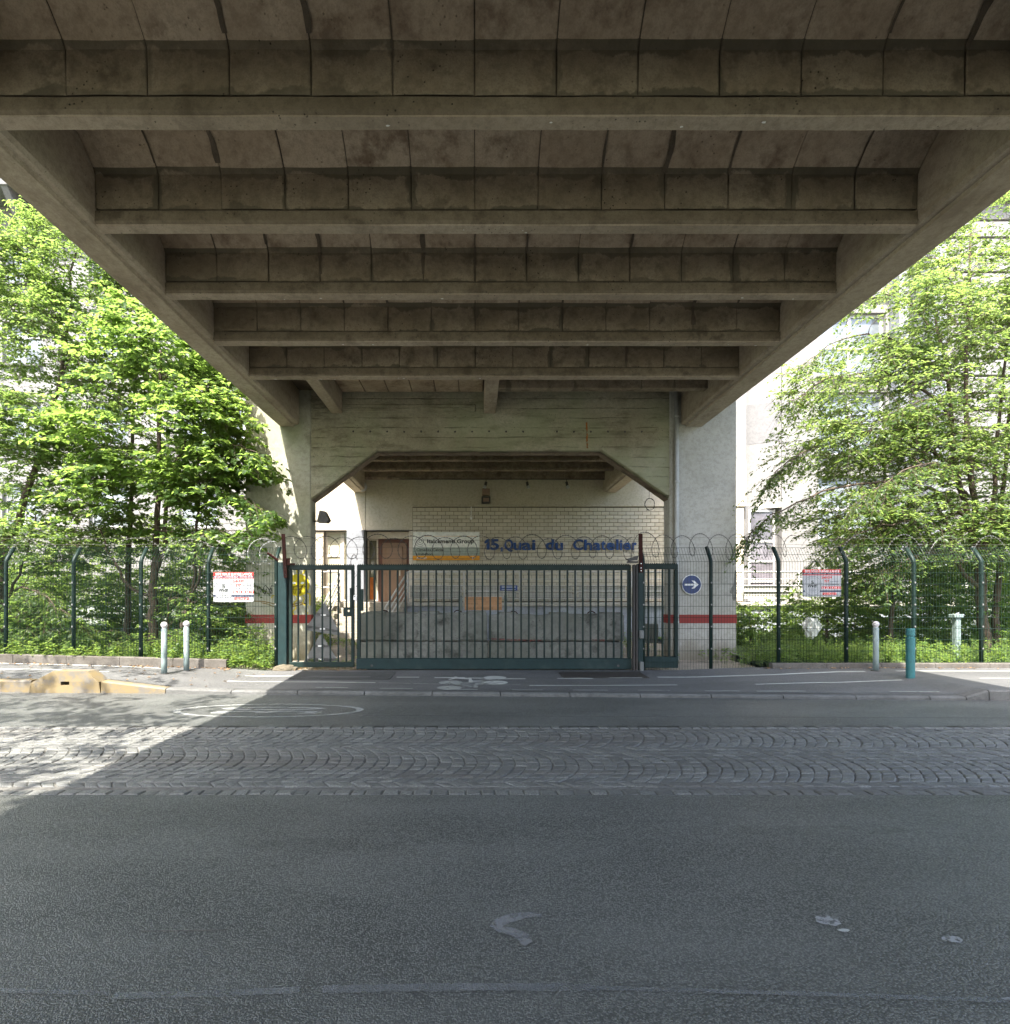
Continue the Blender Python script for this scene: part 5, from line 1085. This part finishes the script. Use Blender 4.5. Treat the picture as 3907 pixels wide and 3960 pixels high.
tree('hornbeam_tree', 'bushy tree filling the gap between the two big left trunks', (-8.6, 14.2, zt), [([(-8.6, 14.2, .2), (-8.5, 14.2, 2.2), (-8.4, 14.1, 4.5), (-8.2, 14.0, 8.3)], .09, .02)], [],
    [(-8.3, 14.0, 5.6, 1.7, 1.3, 2.1, 120), (-7.9, 14.0, 8.3, 1.2, 1.1, 1.5, 90), (-8.6, 14.4, 2.4, 2.1, 1.2, 1.3, 90), (-6.6, 14.6, 2.6, 1.3, 1.0, 1.2, 50)], (.085, .6), 'leafB', 27, .32, -.05, 28, 'trees behind the left fence', out=clear)
# right: one wide multi-stemmed tree with long layered limbs
S0 = (10.85, 12.4)
tree('elm_tree', 'wide multi stemmed tree with long drooping layered limbs behind the right fence', (10.9, 12.4, zt), [
    ([(10.95, 12.4, .2), (10.9, 12.4, 1.2), (10.8, 12.4, 2.2), (10.7, 12.4, 2.6)], .11, .085), ([(10.7, 12.4, 2.5), (10.45, 12.3, 3.3), (10.2, 12.3, 4.4), (10.0, 12.2, 5.8), (9.7, 12.2, 7.4)], .075, .02), ([(10.75, 12.4, 2.5), (10.8, 12.5, 3.6), (10.7, 12.6, 5.2), (10.75, 12.6, 7.2), (10.8, 12.6, 9.4)], .075, .02),
    ([(10.85, 12.4, 2.3), (11.2, 12.5, 3.4), (11.4, 12.6, 5.2), (11.6, 12.6, 7.2)], .06, .02), ([(10.9, 12.4, 1.6), (10.2, 12.2, 2.1), (9.9, 12.1, 2.9), (9.6, 12.1, 3.6)], .05, .015), ([(11.45, 12.7, .2), (11.5, 12.7, 2.0), (11.6, 12.7, 4.0), (11.9, 12.7, 6.5)], .08, .02)],
    [([(10.4, 12.3, 3.2), (9.2, 12.0, 3.8), (7.6, 11.9, 3.75), (6.2, 11.8, 3.2), (5.55, 11.7, 2.75)], .04), ([(10.2, 12.3, 4.2), (9.0, 12.2, 4.9), (7.6, 12.1, 4.8), (6.6, 12.0, 4.35), (6.1, 11.9, 3.95)], .04), ([(10.1, 12.2, 5.2), (9.0, 12.2, 6.1), (7.6, 12.2, 6.1), (6.6, 12.1, 5.55)], .036),
     ([(10.0, 12.2, 6.0), (8.9, 12.4, 7.0), (7.9, 12.4, 7.0), (7.1, 12.4, 6.5)], .03), ([(9.8, 12.2, 7.0), (9.1, 12.4, 7.9), (8.4, 12.5, 7.95)], .025), ([(10.75, 12.6, 7.6), (10.2, 12.6, 8.6), (9.6, 12.6, 9.0)], .022), ([(10.0, 12.1, 2.8), (8.8, 11.7, 3.0), (7.6, 11.6, 2.7), (6.8, 11.5, 2.15)], .03), ([(10.3, 12.2, 2.2), (9.2, 11.8, 2.35), (8.2, 11.6, 2.0)], .024),
     ([(10.4, 12.2, 3.6), (9.3, 11.5, 4.1), (8.3, 11.2, 3.9), (7.4, 11.1, 3.35)], .03), ([(10.2, 12.2, 4.8), (9.3, 11.6, 5.4), (8.4, 11.4, 5.2)], .028)],
    [(10.6, 12.2, 5.6, 1.6, 1.5, 2.3, 280), (11.6, 12.3, 4.2, 1.5, 1.4, 2.0, 200), (10.9, 12.4, 8.6, 1.3, 1.1, 1.6, 200), (9.1, 12.2, 4.1, 1.4, 1.0, 1.0, 125), (8.9, 12.3, 5.8, 1.3, 1.0, 1.0, 95), (12.3, 12.6, 7.0, 1.6, 1.4, 2.6, 200), (9.4, 12.1, 7.3, 1.0, .9, 1.0, 90), (10.2, 12.2, 2.9, 1.4, 1.0, .8, 130), (8.0, 11.9, 3.1, 1.3, .8, .5, 90), (11.4, 12.2, 2.6, 1.1, .9, .8, 80), (7.3, 12.1, 4.7, .9, .7, .4, 45), (7.6, 12.2, 6.0, .9, .7, .5, 40)],
    (.085, .52), 'leafC', 31, .5, -.12, 26, 'trees behind the right fence', out=clear)
tree('elm_tree', 'thin tree with a bare lower stem right of the capped post', (9.6, 13.6, zt), [([(9.75, 13.6, .2), (9.8, 13.6, 1.6), (9.7, 13.5, 3.0), (9.4, 13.4, 4.8)], .06, .02)], [], [(9.4, 13.4, 4.6, 1.5, 1.0, 1.8, 130), (9.6, 13.5, 2.3, 1.4, .9, 1.0, 110)], (.08, .55), 'leafC', 33, .4, -.05, 26, 'trees behind the right fence', out=clear)
tree('shrub', 'dense green shrub under the right tree behind the fence', (9.0, 14.8, zt), [([(9.0, 14.8, .1), (9.0, 14.8, 1.0)], .05, .02)], [], [(8.3, 15.2, .8, 1.8, 1.0, .7, 120), (10.3, 14.6, 1.4, 1.6, 1.1, 1.3, 190), (12.3, 14.2, 1.7, 1.6, 1.1, 1.7, 190), (14.6, 14.4, 1.7, 1.5, 1.1, 1.7, 120), (11.4, 13.2, .8, 1.2, .7, .7, 60)], (.08, .7), 'weed', 35, .3, -.3, 26, None, False, 'shrub', (.35, .6), out=clear)
tree('shrub', 'bright climbing shrub growing up the right end of the loading dock', (7.9, 16.6, zt), [([(7.9, 16.6, .1), (7.9, 16.6, .8)], .05, .02)], [], [(7.6, 16.6, .5, 1.9, 1.0, .6, 110), (10.8, 16.9, 1.0, 2.0, .9, 1.0, 120), (13.6, 16.6, 1.6, 2.2, 1.1, 1.9, 160), (16.5, 16.6, 1.8, 2.0, 1.1, 2.2, 120)], (.085, .75), 'weed', 36, .3, -.3, 26, None, False, 'shrub', (.35, .6), out=clear)
tree('shrub', 'low spreading shrub behind the left fence under the maple', (-8.6, 12.0, zt), [([(-8.6, 12.0, .1), (-8.6, 12.0, .7)], .04, .02)], [], [(-9.2, 11.8, .75, 1.1, .7, .6, 60), (-7.9, 11.6, .65, .8, .5, .45, 34), (-5.6, 12.0, .7, .8, .6, .6, 42), (-6.4, 13.4, .7, 1.3, .7, .6, 55)], (.085, .6), 'leafB', 37, .4, -.2, 26, None, True, 'shrub', (.35, .6), out=clear)
tree('shrub', 'sunlit hedge growing along the foot of the left office wall', (-9.5, 16.8, zt), [([(-9.5, 16.8, .1), (-9.5, 16.8, .8)], .05, .02)], [], [(-10.8, 15.6, 1.3, 2.0, .8, 1.3, 150), (-7.2, 15.4, 1.3, 1.6, .8, 1.2, 120), (-11.5, 16.8, 1.2, 2.4, 1.2, 1.2, 190), (-8.4, 16.6, .85, 2.0, 1.2, .8, 120), (-14, 16.5, 2.2, 2.0, 1.4, 2.4, 200), (-6.4, 17.2, 1.5, 1.3, .9, 1.5, 130), (-9.8, 17.4, 2.6, 1.6, .9, 1.4, 110)], (.085, .7), 'weed', 38, .3, -.3, 26, None, False, 'shrub', (.35, .6), out=clear)
tree('shrub', 'weedy plants sprouting beside the left handrail of the steps', (-4.6, 17.2, .1), [([(-4.6, 17.2, .1), (-4.6, 17.2, .5)], .02, .01)], [], [(-4.75, 17.4, .75, .32, .5, .75, 40), (-3.3, 16.5, .2, .5, .3, .2, 12), (-4.1, 16.2, .3, .3, .3, .35, 14)], (.06, .6), 'weed', 39, .3, -.6, 20, None, False, 'shrub', (.2, .4), out=lambda p: p[1] > 18.4)
# street tree beyond the left edge whose crown dapples the road
tree('street_tree', 'tall street tree beyond the left edge shading the road', (-9.4, 3.0, .1), [([(-9.4, 3.0, 0), (-9.4, 3.0, 2.5), (-9.2, 3.0, 5), (-9.0, 3.0, 8.5)], .16, .04)], [], [(-8.9, 3.0, 6.8, 2.9, 3.0, 2.2, 150), (-8.6, 6.0, 6.8, 2.2, 2.0, 1.8, 42), (-8.8, -.2, 7.2, 2.6, 2.2, 2.0, 80), (-6.3, 2.3, 6.8, 1.7, 2.2, 1.6, 66), (-6.0, -.6, 7.2, 1.5, 2.0, 1.6, 40)], (.15, .8), 'leafA', 41, .3, .14, 14, None, False, out=lambda p: p[0] > -4.7 or (p[0] > -.84 * p[1] - .35 and p[1] > 1))
# weeds, verge plants and litter
def weeds(name, lab, regions, seed, mat='weed', leaf=.055, hs=(.15, .5)):
    r = np.random.default_rng(seed); B = []; D = []; st = MB()
    for (x0, x1, y0, y1, n, hk) in regions:
        for _ in range(n):
            x = r.uniform(x0, x1); y = r.uniform(y0, y1); q = noise.noise((x * 1.3, y * 1.3, seed)); 
            if q < -.25: continue
            z = lerp(ZF, x) + .02; h = hk * r.uniform(*hs) * (1 + .8 * q); lean = r.normal(0, .16, 2); k = int(6 + h * 22); t = np.sort(r.uniform(.15, 1, k)); a = r.uniform(0, 6.28) + np.arange(k) * 2.4
            P = np.stack([x + lean[0] * t * h, y + lean[1] * t * h, z + t * h], 1); B.append(P); D.append(np.stack([np.cos(a), np.sin(a), r.uniform(-.3, .7, k)], 1)); st.tube([(x, y, z - .04), (x + lean[0] * h, y + lean[1] * h, z + h)], [.004, .0015], 3, False)
    B = np.concatenate(B); D = np.concatenate(D); L = leaf * r.uniform(.6, 1.4, len(B)); V, F = leaf_quads(B, D, np.array((0, 0, 1.)) + r.normal(0, .35, B.shape), L, L * .55)
    o = big_mesh(name, V, F, mat, None, 'stuff'); o['label'] = lab; st.build('stems', 'stem', o, fix=False, kind='stuff')
weeds('verge_weeds', 'low green weeds and nettles along the foot of the left fence', [(-13, -4.5, 10.5, 11.6, 620, .75), (-6.4, -4.4, 10.48, 11.2, 230, 1.05), (-4.45, -3.65, 10.44, 11.4, 210, 1.1), (-12, -4.5, 10.36, 10.47, 260, .75), (-4.6, -3.7, 10.36, 10.46, 60, .5), (-14, -5, 11.6, 18, 900, .6)], 51)
weeds('verge_weeds', 'low green weeds and nettles along the foot of the right fence', [(5.4, 16, 10.47, 11.3, 1250, .85), (5.7, 9, 11.3, 12.3, 420, .8), (6, 16, 11.5, 18, 1900, .8), (4.7, 5.6, 10.6, 12.2, 90, .55)], 52)
weeds('yard_weeds', 'sparse weeds growing in the yard behind the gates', [(-3.4, -2.3, 11.2, 16.5, 40, .55), (-3.4, -2.2, 10.7, 10.9, 26, .3), (3.3, 4.3, 13.4, 16, 60, 1.0), (2.9, 4.2, 11, 12, 10, .6)], 53)
r = np.random.default_rng(60); n = 520
X = np.concatenate([r.uniform(-12, -4.4, 230), r.uniform(-3.4, -2.0, 110), r.uniform(5, 12, 120), r.uniform(-8, -3.5, 60)]); Y = np.concatenate([10.32 - np.abs(r.normal(0, .09, 230)), r.uniform(10.35, 10.9, 110), 10.32 - np.abs(r.normal(0, .07, 120)), r.uniform(8.8, 10.2, 60)])
Z = np.array([gz(a, b) for a, b in zip(X, Y)]) + .012; a = r.uniform(0, 6.28, n); L = r.uniform(.03, .07, n); B = np.stack([X, Y, Z], 1)
V, F = leaf_quads(B, np.stack([np.cos(a), np.sin(a), r.uniform(0, .3, n)], 1), np.array((0, 0, 1.)) + r.normal(0, .25, (n, 3)), L, L * .6); o = big_mesh('leaf_litter', V, F, 'litter', None, 'stuff'); o['label'] = 'dry fallen leaves along the kerbs and under the side gate'
